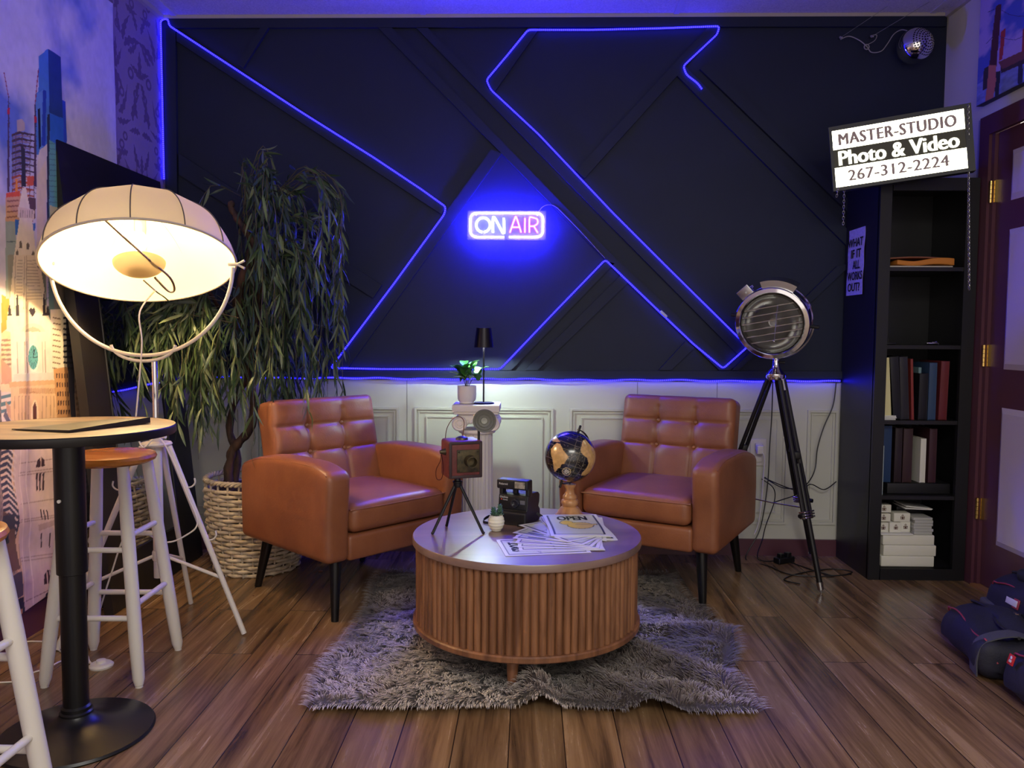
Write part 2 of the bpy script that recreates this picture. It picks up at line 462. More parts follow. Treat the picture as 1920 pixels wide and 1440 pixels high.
BATTENS = [
    [(316, 32), (1773, 28), (1773, 50), (316, 53)], [(312, 53), (330, 53), (336, 694), (316, 694)], [(316, 694), (1600, 696), (1600, 710), (316, 710)],
    [(332, 55), (836, 386), (828, 402), (332, 78)], [(921, 281), (941, 288), (650, 694), (622, 694)],
    [(710, 53), (735, 53), (1156, 487), (1373, 688), (1368, 694), (1348, 694), (1135, 487)],
    [(781, 53), (802, 53), (912, 163), (1402, 650), (1384, 666), (1121, 400)],
    [(990, 53), (1012, 53), (928, 172), (914, 160)], [(1326, 52), (1351, 52), (1096, 335), (1080, 320)],
    [(1268, 141), (1284, 124), (1600, 442), (1600, 474)], [(1312, 130), (1328, 116), (1600, 384), (1600, 408)],
    [(1137, 490), (1152, 494), (959, 694), (938, 694)], [(1168, 512), (1184, 524), (1008, 694), (984, 694)],
    [(336, 288), (716, 535), (700, 559), (336, 328)], [(489, 53), (504, 53), (457, 128), (445, 120)],
    [(1568, 500), (1600, 492), (1384, 694), (1372, 694)], [(1285, 640), (1302, 652), (1258, 694), (1235, 694)],
]
for i, b in enumerate(BATTENS):
    mb = MB(); wall_poly(mb, b, RB - 0.026 - 0.0006 * (i % 3)); struct(mb, 'trim_%d' % (i + 3), M_navy, smooth=False)


def frame_rect(mb, x0, x1, z0, z1, wd, y0, y1):
    for a, b in (((x0, y0, z0), (x1, y1, z0 + wd)), ((x0, y0, z1 - wd), (x1, y1, z1)), ((x0, y0, z0 + wd), (x0 + wd, y1, z1 - wd)), ((x1 - wd, y0, z0 + wd), (x1, y1, z1 - wd))): mb.span(a, b)


k = 0
for x0, x1 in ((-1.31, -0.62), (-0.545, 0.117), (0.194, 0.81), (0.86, 1.23), (1.318, 1.46), (-1.70, -1.38)):
    mb = MB(); frame_rect(mb, x0, x1, 0.15, 0.697, 0.011, RB - 0.010, RB)
    frame_rect(mb, x0 + 0.018, x1 - 0.018, 0.168, 0.679, 0.006, RB - 0.006, RB)
    if x1 - x0 > 0.3: frame_rect(mb, x0 + 0.055, x1 - 0.05, 0.205, 0.655, 0.006, RB - 0.008, RB); mb.span((x0 + 0.061, RB - 0.003, 0.211), (x1 - 0.056, RB, 0.649))
    struct(mb, 'trim_%d' % (30 + k), M_white, smooth=False); k += 1
for i, x in enumerate((-0.582, 0.515, 0.891)):     # seams between the wainscot sheets
    struct(MB().span((x - 0.0012, RB - 0.0012, 0.14), (x + 0.0012, RB, RW - 0.005)), 'trim_%d' % (40 + i), mat('seam_shadow_gap', S(120, 118, 112), 0.8), smooth=False)
struct(MB().span((RL, RB - 0.015, 0), (RR, RB, 0.078)), 'baseboard_back', M_burg, smooth=False)
struct(MB().span((RL, Y0, 0), (RL + 0.014, RB - 0.015, 0.1)), 'baseboard_left', M_burg, smooth=False)

# ---- left wall with damask paper
nu, nv = 420, 560
Yg, Zg = np.meshgrid(np.linspace(3.05, RB, nu), np.linspace(1.0, RH, nv), indexing='ij'); Yf = Yg.ravel(); Zf = Zg.ravel()
C = np.tile(np.array(S(150, 132, 150)), (len(Yf), 1))
PWd, PHt = 0.46, 0.62
v = (Zf / PHt); rowi = np.floor(v); u = (Yf - 3.52) / PWd + 0.5 * (rowi % 2)
uu = np.abs((u + 0.5) % 1 - 0.5) * PWd; vv = (v % 1) * PHt
dmk = S(112, 92, 112)
def blob(cx, cy, L, W, rot, bend=0.0):
    """teardrop leaf growing from (cx, cy) in direction rot, bending sideways"""
    c_, s_ = math.cos(rot), math.sin(rot); X = (uu - cx) * c_ + (vv - cy) * s_; Y = -(uu - cx) * s_ + (vv - cy) * c_
    t = np.clip(X / L, 0, 1); wid = W * np.sin(PI * t ** 0.75) ** .8 * (0.82 + 0.22 * np.cos(t * 26))
    return (X > 0) & (X < L) & (np.abs(Y - bend * X * X) < wid)
damask = np.zeros(len(Yf), bool)
for a_ in ((0, .28, .13, .022, 1.57), (.004, .30, .11, .018, 1.05, 3), (.006, .29, .10, .018, .45, 5), (.006, .27, .09, .017, -.25, -5), (.005, .26, .09, .016, -.85, -5), (0, .25, .10, .015, -1.57),
           (.02, .13, .13, .020, .95, 6), (.04, .11, .12, .020, .35, 7), (.03, .08, .10, .017, -.35, 6), (0, .05, .08, .016, 1.57), (.16, .10, .12, .019, 1.75, -6), (.20, .12, .10, .017, 2.2, -5), (.22, .06, .09, .017, 2.9, 4),
           (.10, .40, .14, .023, .95, -5), (.09, .42, .12, .020, 1.65, -5), (.07, .44, .09, .016, 2.3, -6), (.13, .39, .10, .018, .15, 6), (.23, .30, .12, .019, 1.57), (.225, .30, .08, .016, 2.3, 5), (.225, .28, .08, .015, -2.4, 5), (.02, .53, .10, .018, .6, 6), (0, .50, .09, .016, 1.57), (.12, .58, .09, .017, -.5, 5), (.21, .50, .09, .016, 1.8, 4)):
    damask |= blob(*a_)
for cx, cy, r0 in ((.15, .30, .026), (.07, .20, .022), (.19, .22, .022), (.045, .47, .020), (.17, .60, .022), (.09, .02, .02)):
    d = np.hypot(uu - cx, vv - cy); damask |= (d < r0) & (d > r0 * 0.5)
C[damask] = dmk
me = bpy.data.meshes.new('wall_left'); V = np.stack([np.full(len(Yf), RL), Yf, Zf], 1)
V = np.concatenate([V, [[RL, Y0, 0], [RL, 3.05, 0], [RL, 3.05, RH], [RL, Y0, RH], [RL, RB, 0], [RL, RB, 1.0], [RL, 3.05, 1.0]]]); b0 = len(Yf)
me.from_pydata(V.tolist(), [], grid_faces(nu, nv) + [(b0, b0 + 1, b0 + 2, b0 + 3), (b0 + 1, b0 + 4, b0 + 5, b0 + 6)]); me.update()
setcol(me, np.concatenate([C, np.tile(np.array(S(150, 132, 150)), (7, 1))]))
me.materials.append(mat('damask_paper', (1, 1, 1), 0.5, attr=True)); o = bpy.data.objects.new('wall_left', me); col.objects.link(o); tag(o, kind='structure')

# ---- right wall, door
M_grey = mat('grey_wall_paint', S(208, 205, 184), 0.7)
DY1 = 3.318                                       # hinge edge of the door leaf
mb = MB().span((RR, DY1 + 0.02, 0), (RR + 0.1, RB + 0.1, RH)).span((RR, Y0, 1.95), (RR + 0.1, DY1 + 0.02, RH)).span((RR, Y0, 0), (RR + 0.1, 2.25, 1.95))
struct(mb, 'wall_right', M_grey, smooth=False)
mb = MB().span((RR - 0.02, DY1 + 0.012, 0), (RR, 3.40, 1.875)).span((RR - 0.02, 2.2, 1.875), (RR, 3.40, 1.955)).span((RR - 0.008, DY1 - 0.01, 0), (RR + 0.09, DY1 + 0.012, 1.95)).span((RR - 0.02, 2.15, 0), (RR, 2.28, 1.93))
struct(mb, 'trim_50', M_burg, smooth=False)
struct(MB().span((RR - 0.012, 3.43, 0), (RR, RB, 0.078)), 'baseboard_right', M_burg, smooth=False)
struct(MB().span((RR - 0.01, 3.402, 0.0), (RR, 3.43, 1.955)), 'trim_51', mat('grey_strip', S(150, 152, 156), 0.6), smooth=False)
door = MB().span((RR + 0.006, 2.29, 0.012), (RR + 0.045, DY1 - 0.012, 1.875)).build('door_1', M_burg, smooth=False); tag(door, kind='structure')
M_lav = mat('door_panel_lavender', S(196, 182, 196), 0.5)
for z0, z1 in ((0.20, 0.765), (0.915, 1.475), (1.585, 1.785)):
    for y0, y1 in ((2.80, 3.210), (2.38, 2.70)):
        y1b = y1
        mb = MB(); y1c = y1b
        mb.M = Matrix.Identity(4)
        X0, X1 = RR - 0.004, RR + 0.007
        # bevelled raised panel
        V = [(X1, y0, z0), (X1, y1c, z0), (X1, y1c, z1), (X1, y0, z1), (X0, y0 + .025, z0 + .025), (X0, y1c - .025, z0 + .025), (X0, y1c - .025, z1 - .025), (X0, y0 + .025, z1 - .025)]
        mb.add(V, [(4, 7, 6, 5), (0, 4, 5, 1), (1, 5, 6, 2), (2, 6, 7, 3), (3, 7, 4, 0)])
        mb.build('door_panel', M_lav, door, smooth=False)
for z in (1.64, 0.97, 0.33):
    mb = MB(); 
    for i in range(5): mb.lathe([(0.0075, -0.045 + i * 0.018), (0.0075, -0.029 + i * 0.018)], 12, (RR - 0.012, DY1 - 0.0, z))
    mb.span((RR - 0.006, DY1 - 0.02, z - 0.045), (RR + 0.006, DY1 + 0.02, z + 0.045)); mb.build('hinge', M_brass, door)
struct(MB().span((RR - 0.03, 2.3, 0.0), (RR + 0.1, DY1, 0.010)), 'trim_52', wood('oak_threshold', S(140, 96, 60), S(160, 116, 76)), smooth=False)


# ================================================================== LED ropes and neon
def rounded(px, rad=9, k=5):
    out = [px[0]]
    for a, b, c in zip(px[:-2], px[1:-1], px[2:]):
        a, b, c = map(lambda q: np.array(q, float), (a, b, c)); u_ = (a - b) / np.linalg.norm(a - b); w_ = (c - b) / np.linalg.norm(c - b)
        r_ = min(rad, np.linalg.norm(a - b) / 2, np.linalg.norm(c - b) / 2)
        for i in range(k + 1):
            t = i / k; p = (1 - t) ** 2 * (b + u_ * r_) + 2 * t * (1 - t) * b + t * t * (b + w_ * r_); out.append(tuple(p))
    out.append(px[-1]); return out


M_led = emis('led_blue', (0.006, 0.004, 1.0), 12, dots=0.009)
path = [(304, 336), (303, 200), (301, 40), (306, 36), (315, 36), (317, 48), (430, 122), (560, 207), (700, 295), (790, 355), (836, 388), (833, 402), (740, 530), (620, 690), (720, 692), (938, 692), (1040, 585), (1135, 487), (1240, 588), (1300, 645), (1356, 691),
        (1402, 650), (1250, 500), (1150, 400), (1010, 252), (920, 168), (912, 150), (950, 105), (990, 56), (1110, 56), (1240, 53), (1349, 49), (1345, 64), (1281, 124), (1287, 140), (1308, 156), (1316, 167)]
pp = rounded(path, 6, 4)
P3 = [tuple(aY(a, b, RB - 0.032)) for a, b in pp]
P3 = [(max(p[0], RL + 0.006), p[1], min(p[2], RH - 0.02)) for p in P3]
t = thing('led_rope', 'glowing blue LED rope zigzagging over the battens of the navy wall', 'light strip', (0, 0, 0))
MB().tube(P3, 0.0038, 6, uv=True).build('rope', M_led, t)
cpx = aY(1244, 589, RB - 0.04)
MB().at(Matrix.Translation(cpx) @ Matrix.Rotation(math.radians(-43), 4, 'Y').inverted()).rbox((0, 0, 0), (0.042, 0.014, 0.014), 0.004).build('connector', mat('clear_plastic', S(190, 195, 225), 0.3), t)
zl = RW + 0.006
P3 = [(RL + 0.01 + (1.455 - RL - 0.01) * i / 120, RB - 0.030, zl + 0.002 * math.sin(i * 0.7) + 0.0015 * math.sin(i * 0.23)) for i in range(121)]
t = MB().tube(P3, 0.0038, 6, uv=True).build('led_rope', M_led)
tag(t, 'straight blue LED rope running along the joint above the white wainscot', 'light strip')

# neon sign
sx0, sz1 = aY(882, 401, RB)[0], aY(882, 401, RB)[2]; sx1, sz0 = aY(1019, 449, RB)[0], aY(1019, 449, RB)[2]
W_, H_ = sx1 - sx0, sz1 - sz0
sg = thing('neon_sign', 'ON AIR neon sign in white, blue and red glowing on the navy wall', 'neon sign', (sx0, RB - 0.052, sz0))
MB().rbox((W_ / 2, 0.008, H_ / 2), (W_ + 0.02, 0.005, H_ + 0.016), 0.002).build('backing', mat('clear_acrylic', (0.5, 0.55, 0.9), 0.05, alpha=0.10), sg)
YT = -0.004
def npath(pts): return [(a * W_, YT, (1 - b) * H_) for a, b in pts]
def rr_path(x0, z0, x1, z1, r, gap):
    P = []; cs = [(x1 - r, z0 + r, -90), (x1 - r, z1 - r, 0), (x0 + r, z1 - r, 90), (x0 + r, z0 + r, 180)]
    P.append((gap[1], YT, z0))
    for cx, cz, a0 in cs:
        for i in range(9): a = math.radians(a0 + 90 * i / 8); P.append((cx + r * math.cos(a), YT, cz + r * math.sin(a)))
    P.append((gap[0], YT, z0)); return P
fr = rr_path(0.004, 0.004, W_ - 0.004, H_ - 0.004, 0.028, (W_ * 0.465, W_ * 0.535))
MB().tube(fr, 0.0039, 8).build('border_tube', emis('neon_frame', (0.02, 0.014, 1.0), 1200), sg)
def L_(x, y): return ((x - 335) / 1095 * W_, YT, (720 - y) / 385 * H_)
on = MB()
O = [L_(537 + 103 * math.sin(a), 528 - 108 * math.cos(a)) for a in np.linspace(PI + 0.12, 3 * PI - 0.12, 24)]
on.tube(O, 0.0049, 8); on.tube(smooth_path([L_(682, 640), L_(682, 430), L_(712, 430), L_(820, 630), L_(848, 628), L_(840, 425)], 3), 0.0049, 8)
on.build('letters_white', emis('neon_white', (0.62, 0.66, 1.0), 12), sg)
air = MB()
air.tube(smooth_path([L_(932, 640), L_(1005, 425), L_(1030, 425), L_(1098, 640)], 4), 0.0034, 8); air.tube([L_(955, 560), L_(1078, 560)], 0.0034, 8)
air.tube([L_(1152, 425), L_(1152, 640)], 0.0034, 8)
air.tube(smooth_path([L_(1220, 640), L_(1220, 425), L_(1270, 418), L_(1330, 440), L_(1338, 500), L_(1290, 540), L_(1225, 545)], 4), 0.0034, 8); air.tube([L_(1285, 545), L_(1340, 640)], 0.0034, 8)
air.build('letters_red', emis('neon_red', (1.0, 0.13, 0.24), 9), sg)
for x in (0.03, W_ - 0.03):
    for z in (0.012, H_ - 0.012): mb = MB(); mb.M = Matrix.Translation((x, 0.026, z)) @ basis((0, 1, 0)); mb.lathe([(0.004, -0.018), (0.004, 0.018)], 10); mb.build('standoff', M_steel, sg)
wp = [aY(a, b, RB - 0.03) for a, b in ((1009, 400), (1016, 389), (1028, 384), (1042, 388), (1060, 405), (1092, 438), (1134, 484))]
tag(MB().tube(smooth_path(wp), 0.0012, 6).build('sign_cord', mat('clear_cord', S(150, 140, 190), 0.4)), 'thin clear cord looping from the ON AIR sign to the LED rope', 'cord')

# ================================================================== mural hanging on the left wall
MX = RL + 0.018
nu, nv = 330, 860
Yg, Zg = np.meshgrid(np.concatenate([np.linspace(1.2, 2.35, 60), np.linspace(2.355, 3.252, nu - 60)]), np.linspace(0.08, 2.40, nv), indexing='ij'); Yf = Yg.ravel(); Zf = Zg.ravel()
Zb = np.interp(Yf, [1.2, 2.5, 2.7, 3.25], [0.08, 0.09, 0.115, 0.17]); Zf = Zb + (Zf - 0.08) / 2.32 * (2.375 - Zb)
X, Yp = project(np.stack([np.full_like(Yf, MX), Yf, Zf], 1))
n1 = fbm(Yf * 3.1 + 3, Zf * 3.4, 5, 3); n2 = fbm(Yf * 2.0 - 7, Zf * 5.0 + 9, 4, 11)
sky = np.clip((n1 - 0.46) * 5 + 0.75, 0, 1)[:, None]
C = np.array(S(96, 120, 196)) * (1 - sky) + np.array(S(206, 200, 214)) * sky
hz = np.clip((1.25 - Zf) / 0.5, 0, 1)[:, None]; C = C * (1 - hz) + np.array(S(226, 196, 166)) * hz
city = np.clip((0.98 - Zf) / 0.02, 0, 1)[:, None]
cc = np.floor(Yf * 9).astype(int) * 7 + np.floor(Zf * 7).astype(int) * 13
pal = np.array([S(*c) for c in ((196, 160, 128), (150, 130, 120), (214, 190, 160), (120, 112, 116), (176, 150, 132), (90, 80, 84))])
cb = pal[(cc * 2654435761 % 97) % 6]; win = (((Yf * 90) % 1) > 0.5) & (((Zf * 46) % 1) > 0.5); cb = np.where(win[:, None], cb * 0.55, cb)
C = C * (1 - city) + cb * city
def pt_(poly, c, a=1.0): paint(C, X, Yp, poly, c, a)
# far haze buildings on the left
pt_([(0, 620), (40, 620), (40, 760), (0, 760)], (222, 196, 160)); pt_([(0, 552), (14, 560), (16, 612), (0, 625)], (226, 150, 70)); 
for i in range(9): pt_([(0, 636 + i * 9), (18, 636 + i * 9), (18, 640 + i * 9), (0, 640 + i * 9)], (150, 120, 104))
pt_([(0, 672), (18, 690), (18, 720), (0, 720)], (196, 150, 124)); pt_([(0, 735), (30, 735), (30, 800), (0, 800)], (214, 196, 190))
for i in range(3): pt_([(0, 742 + i * 13), (20, 738 + i * 13), (20, 744 + i * 13), (0, 749 + i * 13)], (86, 116, 128))
pt_([(8, 752), (30, 775), (30, 800), (12, 780)], (190, 150, 130)); pt_([(8, 768), (22, 800), (14, 800), (4, 780)], (96, 92, 110))
# glass skyscraper
pt_([(82, 92), (110, 107), (113, 188), (120, 190), (122, 262), (118, 290), (60, 290), (60, 177), (66, 172), (66, 105)], (70, 120, 190))
pt_([(83, 92), (110, 107), (114, 222), (86, 212)], (34, 66, 128)); pt_([(66, 105), (83, 92), (84, 210), (74, 166), (66, 172)], (74, 128, 196))
pt_([(60, 178), (74, 168), (80, 170), (79, 270), (68, 282)], (96, 142, 206)); pt_([(74, 168), (80, 170), (79, 275), (72, 272)], (36, 66, 170)); pt_([(64, 205), (69, 202), (71, 275), (67, 280)], (22, 32, 60))
pt_([(113, 187), (120, 190), (121, 268), (115, 270)], (44, 74, 190)); pt_([(87, 213), (115, 222), (115, 272), (88, 264)], (44, 104, 196)); pt_([(82, 215), (87, 213), (88, 490), (82, 480)], (40, 50, 76))
pt_([(68, 282), (82, 270), (84, 620), (70, 620), (62, 330)], (206, 196, 190)); pt_([(64, 330), (80, 300), (83, 560), (66, 560)], (214, 198, 176)); pt_([(86, 262), (98, 270), (106, 400), (110, 560), (88, 560)], (96, 160, 160))
for i in range(30): y = 268 + i * 10; pt_([(86, y), (98 + i * .4, y + 1), (98 + i * .4, y + 2.5), (86, y + 1.5)], (70, 120, 130))
pt_([(88, 385), (108, 390), (110, 440), (88, 430)], (190, 190, 140)); pt_([(66, 470), (80, 465), (84, 600), (68, 600)], (110, 126, 128)); pt_([(86, 470), (112, 470), (118, 600), (88, 600)], (96, 128, 120)); pt_([(96, 500), (136, 500), (136, 592), (98, 592)], (120, 116, 108))
# tower under construction
pt_([(27, 225), (36, 223), (41, 230), (41, 245), (27, 248)], (176, 160, 158))
for i in range(15):
    y = 248 + i * 11.5; c = (70, 50, 60) if i < 7 else (170, 80, 50)
    pt_([(17, y + 3), (32, y - 2), (58, y + 4), (58, y + 7), (32, y + 3), (17, y + 8)], c); pt_([(20, y + 8), (34, y + 4), (52, y + 7), (52, y + 10), (34, y + 8), (20, y + 12)], (140, 112, 116) if i < 7 else (206, 140, 96), .8)
for x in (18, 24, 36, 50, 58):
    pt_([(x, 250), (x + 1.2, 250), (x + 1.2, 400), (x, 400)], (96, 70, 76))
pt_([(34, 270), (42, 280), (44, 350), (36, 350)], (46, 46, 60)); pt_([(24, 335), (28, 335), (28, 365), (24, 365)], (240, 150, 60)); pt_([(46, 330), (58, 330), (58, 348), (46, 348)], (210, 90, 60))
for x, ys in ((10, (180, 360)), (60, (196, 350))):
    pt_([(x - 1, ys[0]), (x + 1, ys[0]), (x + 3, ys[1]), (x - 1.5, ys[1])], (80, 56, 84))
    for i in range(18): yy = ys[0] + 10 + i * 9; pt_([(x - 1.5, yy), (x + 3, yy + 4), (x + 3, yy + 5.5), (x - 1.5, yy + 1.5)], (70, 50, 80))
    pt_([(x - 2, ys[0] + 22), (x + 3, ys[0] + 22), (x + 3, ys[0] + 34), (x - 2, ys[0] + 34)], (190, 40, 60))
for q in line_poly([(1, 136), (10, 182)], 1.6) + line_poly([(66, 130), (60, 196)], 1.6): pt_(q, (150, 60, 90))
pt_([(6, 362), (34, 358), (32, 415), (6, 415)], (206, 160, 124)); pt_([(6, 362), (32, 358), (32, 368), (6, 370)], (220, 90, 50)); pt_([(48, 370), (62, 372), (62, 410), (48, 410)], (92, 66, 76))
for i in range(4): pt_([(8, 376 + i * 10), (30, 374 + i * 10), (30, 377 + i * 10), (8, 379 + i * 10)], (150, 100, 80))
pt_([(6, 415), (26, 415), (24, 560), (8, 560)], (150, 166, 160)); pt_([(8, 452), (24, 452), (24, 454), (8, 454)], (90, 110, 110)); pt_([(23, 412), (32, 412), (30, 440), (24, 440)], (50, 110, 190)); pt_([(56, 420), (62, 418), (62, 432), (57, 432)], (60, 110, 190))
# clock tower
st = (232, 222, 200); sh_ = (176, 160, 140)
pt_([(37, 352), (44, 352), (52, 392), (30, 392)], st); pt_([(29, 388), (60, 394), (60, 412), (28, 408)], (224, 206, 180)); pt_([(32, 408), (56, 410), (64, 480), (22, 480)], st)
for i in range(6): pt_([(33 + i * 4.4, 394), (34.6 + i * 4.4, 394), (34.6 + i * 4.4, 408), (33 + i * 4.4, 408)], sh_)
for x, y in ((34, 455), (48, 458), (28, 472), (58, 474)): pt_([(x - 2.5, y + 10), (x - 2.5, y), (x, y - 4), (x + 2.5, y), (x + 2.5, y + 10)], (110, 100, 90))
pt_([(22, 478), (68, 478), (80, 545), (84, 596), (12, 596), (17, 545)], (228, 214, 186)); pt_([(68, 478), (78, 480), (84, 560), (84, 590), (80, 545)], (110, 120, 110)); pt_([(10, 478), (22, 478), (16, 560), (14, 560)], (150, 150, 130))
for i in range(13):
    y = 488 + i * 6; pt_([(46, y), (64 + i, y), (64 + i, y + 1.4), (46, y + 1.4)], sh_); pt_([(28 - i * .2, y), (38, y), (38, y + 1.4), (28 - i * .2, y + 1.4)], sh_)
for x in (24, 41, 45): pt_([(x, 480), (x + 1.2, 480), (x + 0.5, 580), (x - 1, 580)], sh_)
pt_([(12, 585), (86, 588), (92, 604), (92, 622), (10, 622), (10, 600)], st)
for x, h in ((29, 44), (79, 46), (15, 22), (86, 20)): pt_([(x - 3, 592), (x - 2, 592 - h * .7), (x, 592 - h), (x + 2, 592 - h * .6), (x + 4, 592)], (44, 36, 50))
pt_([(50, 582), (54, 576), (57, 580), (60, 576), (63, 584), (59, 592), (56, 594)], (44, 36, 50))
pt_([(36, 626), (40, 614), (48, 608), (60, 606), (72, 610), (80, 618), (82, 628)], (216, 206, 184)); pt_([(42, 627), (46, 618), (58, 612), (70, 617), (75, 627)], (176, 166, 146)); pt_([(36, 626), (83, 628), (83, 631), (36, 630)], sh_)
pt_([(16, 622), (92, 622), (98, 700), (100, 716), (20, 722)], (224, 218, 200)); 
for x in (28, 42, 46, 75, 80): pt_([(x, 640), (x + 1.4, 640), (x + 3, 700), (x + 1.4, 700)], sh_)
th_ = np.linspace(0, 2 * PI, 26); pt_([(59 + 11.5 * math.sin(a), 671 - 27 * math.cos(a)) for a in th_], (238, 232, 214)); pt_([(59 + 9.2 * math.sin(a), 670 - 23 * math.cos(a)) for a in th_], (90, 158, 156))
for a in np.linspace(0, 2 * PI, 13)[:-1]:
    for q in line_poly([(59 + 4 * math.sin(a), 670 - 10 * math.cos(a)), (59 + 8.6 * math.sin(a), 670 - 21 * math.cos(a))], 1.0): pt_(q, (50, 90, 96))
for q in line_poly([(59, 671), (61, 655)], 1.8) + line_poly([(59, 671), (67, 669)], 2.0): pt_(q, (24, 40, 50))
pt_([(22, 702), (98, 698), (100, 716), (22, 722)], (206, 204, 188)); pt_([(14, 716), (104, 712), (104, 722), (16, 728)], (206, 166, 124)); 
pt_([(17, 726), (104, 720), (108, 800), (112, 1112), (60, 1150), (28, 1165), (22, 960), (20, 820)], (222, 184, 142))
for x in (24, 32, 38, 44, 50, 75, 82, 90, 96): pt_([(x, 742), (x + 1.6, 742), (x + 4, 1100), (x + 2.4, 1100)], (186, 148, 116))
for i in range(30): x = 34 + i * 2.3; pt_([(x, 728), (x + 1.2, 728), (x + 1.2, 738), (x, 738)], (170, 122, 86))
pt_([(56, 800), (56, 762), (60, 750), (64, 750), (68, 762), (70, 800)], (236, 206, 166)); pt_([(59, 800), (59, 762), (62, 753), (65, 762), (67, 800)], (90, 48, 40))
stn = (214, 184, 168)
pt_([(22, 836), (104, 836), (112, 960), (112, 1104), (60, 1138), (44, 1155), (36, 1040), (28, 940)], (216, 190, 176))
for y in (862, 880, 885, 938, 968, 972, 1040, 1046): pt_([(34, y + 6), (104, y - 4), (104, y - 2), (34, y + 8)], (176, 146, 132))
pt_([(63, 877), (65, 862), (71, 857), (77, 862), (79, 874)], (60, 36, 40)); pt_([(70, 858), (72, 858), (73, 876), (71, 876)], stn); 
for x in (65, 70.5, 76.5): pt_([(x, 888), (x + 3, 886), (x + 5, 918), (x + 2.4, 921)], (60, 36, 40))
for x in (70, 76, 82): pt_([(x, 956), (x + 2.2, 955), (x + 4, 974), (x + 2, 975)], (60, 36, 40))
pt_([(66, 984), (98, 974), (98, 984), (68, 996)], (190, 160, 146)); 
for x in (72, 87): pt_([(x, 1000), (x + 2, 999), (x + 4, 1026), (x + 2, 1028)], (60, 36, 40))
pt_([(78, 1096), (79, 1078), (86, 1068), (93, 1070), (96, 1092)], (66, 40, 44)); pt_([(83, 1072), (85, 1072), (86, 1094), (84, 1095)], stn); pt_([(89, 1070), (91, 1070), (92, 1093), (90, 1094)], stn); pt_([(80, 1125), (82, 1112), (92, 1104), (92, 1117)], (50, 36, 48))
for q in line_poly([(40, 1130), (96, 1102)], 1.6): pt_(q, (150, 116, 110))
for q in line_poly([(46, 836), (50, 960), (60, 1140)], 2.2) + line_poly([(34, 836), (38, 960), (44, 1130)], 1.6): pt_(q, (236, 214, 196))
# white block and brown block right of the tower
pt_([(90, 580), (116, 580), (134, 592), (134, 704), (96, 704)], (226, 214, 190)); pt_([(120, 590), (136, 592), (138, 800), (126, 800)], (70, 66, 74))
for i in range(10):
    y = 594 + i * 10.5; pt_([(95, y), (110, y + 3), (110, y + 5.5), (95, y + 2.5)], (130, 110, 90)); pt_([(115, y), (134, y), (134, y + 4), (115, y + 4)], (44, 38, 42))
pt_([(97, 692), (124, 688), (130, 800), (104, 800)], (196, 146, 100))
for j in range(6):
    for i in range(5): x = 102 + i * 5 + j * .6; y = 700 + j * 17; pt_([(x, y), (x + 2.3, y), (x + 2.3, y + 9), (x, y + 9)], (80, 50, 44))
pt_([(104, 836), (118, 836), (112, 960), (106, 960)], (120, 92, 70))
for i in range(14): pt_([(100, 840 + i * 9), (106, 840 + i * 9), (106, 844 + i * 9), (100, 844 + i * 9)], (44, 34, 34))
# dark windowed blocks lower left
pt_([(0, 836), (12, 836), (32, 980), (28, 1010), (0, 970)], (60, 60, 74)); 
for i in range(13):
    y = 836 + i * 12; pt_([(0, y + 6), (12, y), (12, y + 5), (0, y + 11)], (214, 184, 160)); pt_([(12, y), (28, y + 18), (28, y + 23), (12, y + 5)], (226, 204, 184))
pt_([(0, 958), (22, 970), (34, 1066), (0, 1080)], (112, 84, 72)); pt_([(0, 968), (22, 962), (24, 990), (0, 1000)], (66, 66, 76)); pt_([(0, 1002), (14, 996), (16, 1018), (0, 1026)], (34, 46, 46)); pt_([(0, 1062), (12, 1056), (18, 1086), (0, 1100)], (206, 186, 166)); pt_([(0, 1070), (10, 1064), (12, 1070), (0, 1078)], (150, 130, 116)); pt_([(18, 1080), (36, 1070), (40, 1116), (6, 1136), (0, 1112)], (84, 74, 86))
pt_([(8, 1136), (40, 1118), (46, 1155), (16, 1172)], (46, 42, 56)); pt_([(20, 1158), (22, 1150), (27, 1150), (28, 1162)], (206, 150, 110)); pt_([(32, 1150), (34, 1142), (39, 1142), (40, 1154)], (206, 150, 110))
C *= ((0.93 + 0.14 * n2) * (0.90 + 0.20 * fbm(Yf * 60, Zf * 40, 3, 41)))[:, None]
wr = 0.010 * (fbm(Yf * 4, Zf * 1.1, 3, 21) - 0.5) + 0.006 * np.abs(np.sin(Yf * 9 + 2.3 * fbm(Yf * 2, Zf, 2, 5) * 3 + Zf * 1.7)) * np.exp(-((Zf - 2.1) / 0.7) ** 2) + 0.005 * np.sin((Zf * 1.2 + Yf * 0.6) * 22) * np.exp(-((Zf - 0.45) / 0.3) ** 2)
wr = np.clip(wr + 0.006, -0.004, 0.03)
me = bpy.data.meshes.new('backdrop'); me.from_pydata(np.stack([MX + wr, Yf, Zf], 1).tolist(), [], grid_faces(nu, nv)); me.update(); me.polygons.foreach_set('use_smooth', [True] * len(me.polygons))
setcol(me, np.clip(C, 0, 1)); me.materials.append(mat('printed_fabric', (1, 1, 1), 0.7, attr=True)); o = bpy.data.objects.new('backdrop', me); col.objects.link(o)
sm = o.modifiers.new('thick', 'SOLIDIFY'); sm.thickness = 0.002
tag(o, 'printed fabric city skyline backdrop with a clock tower hanging on the left wall', 'backdrop')

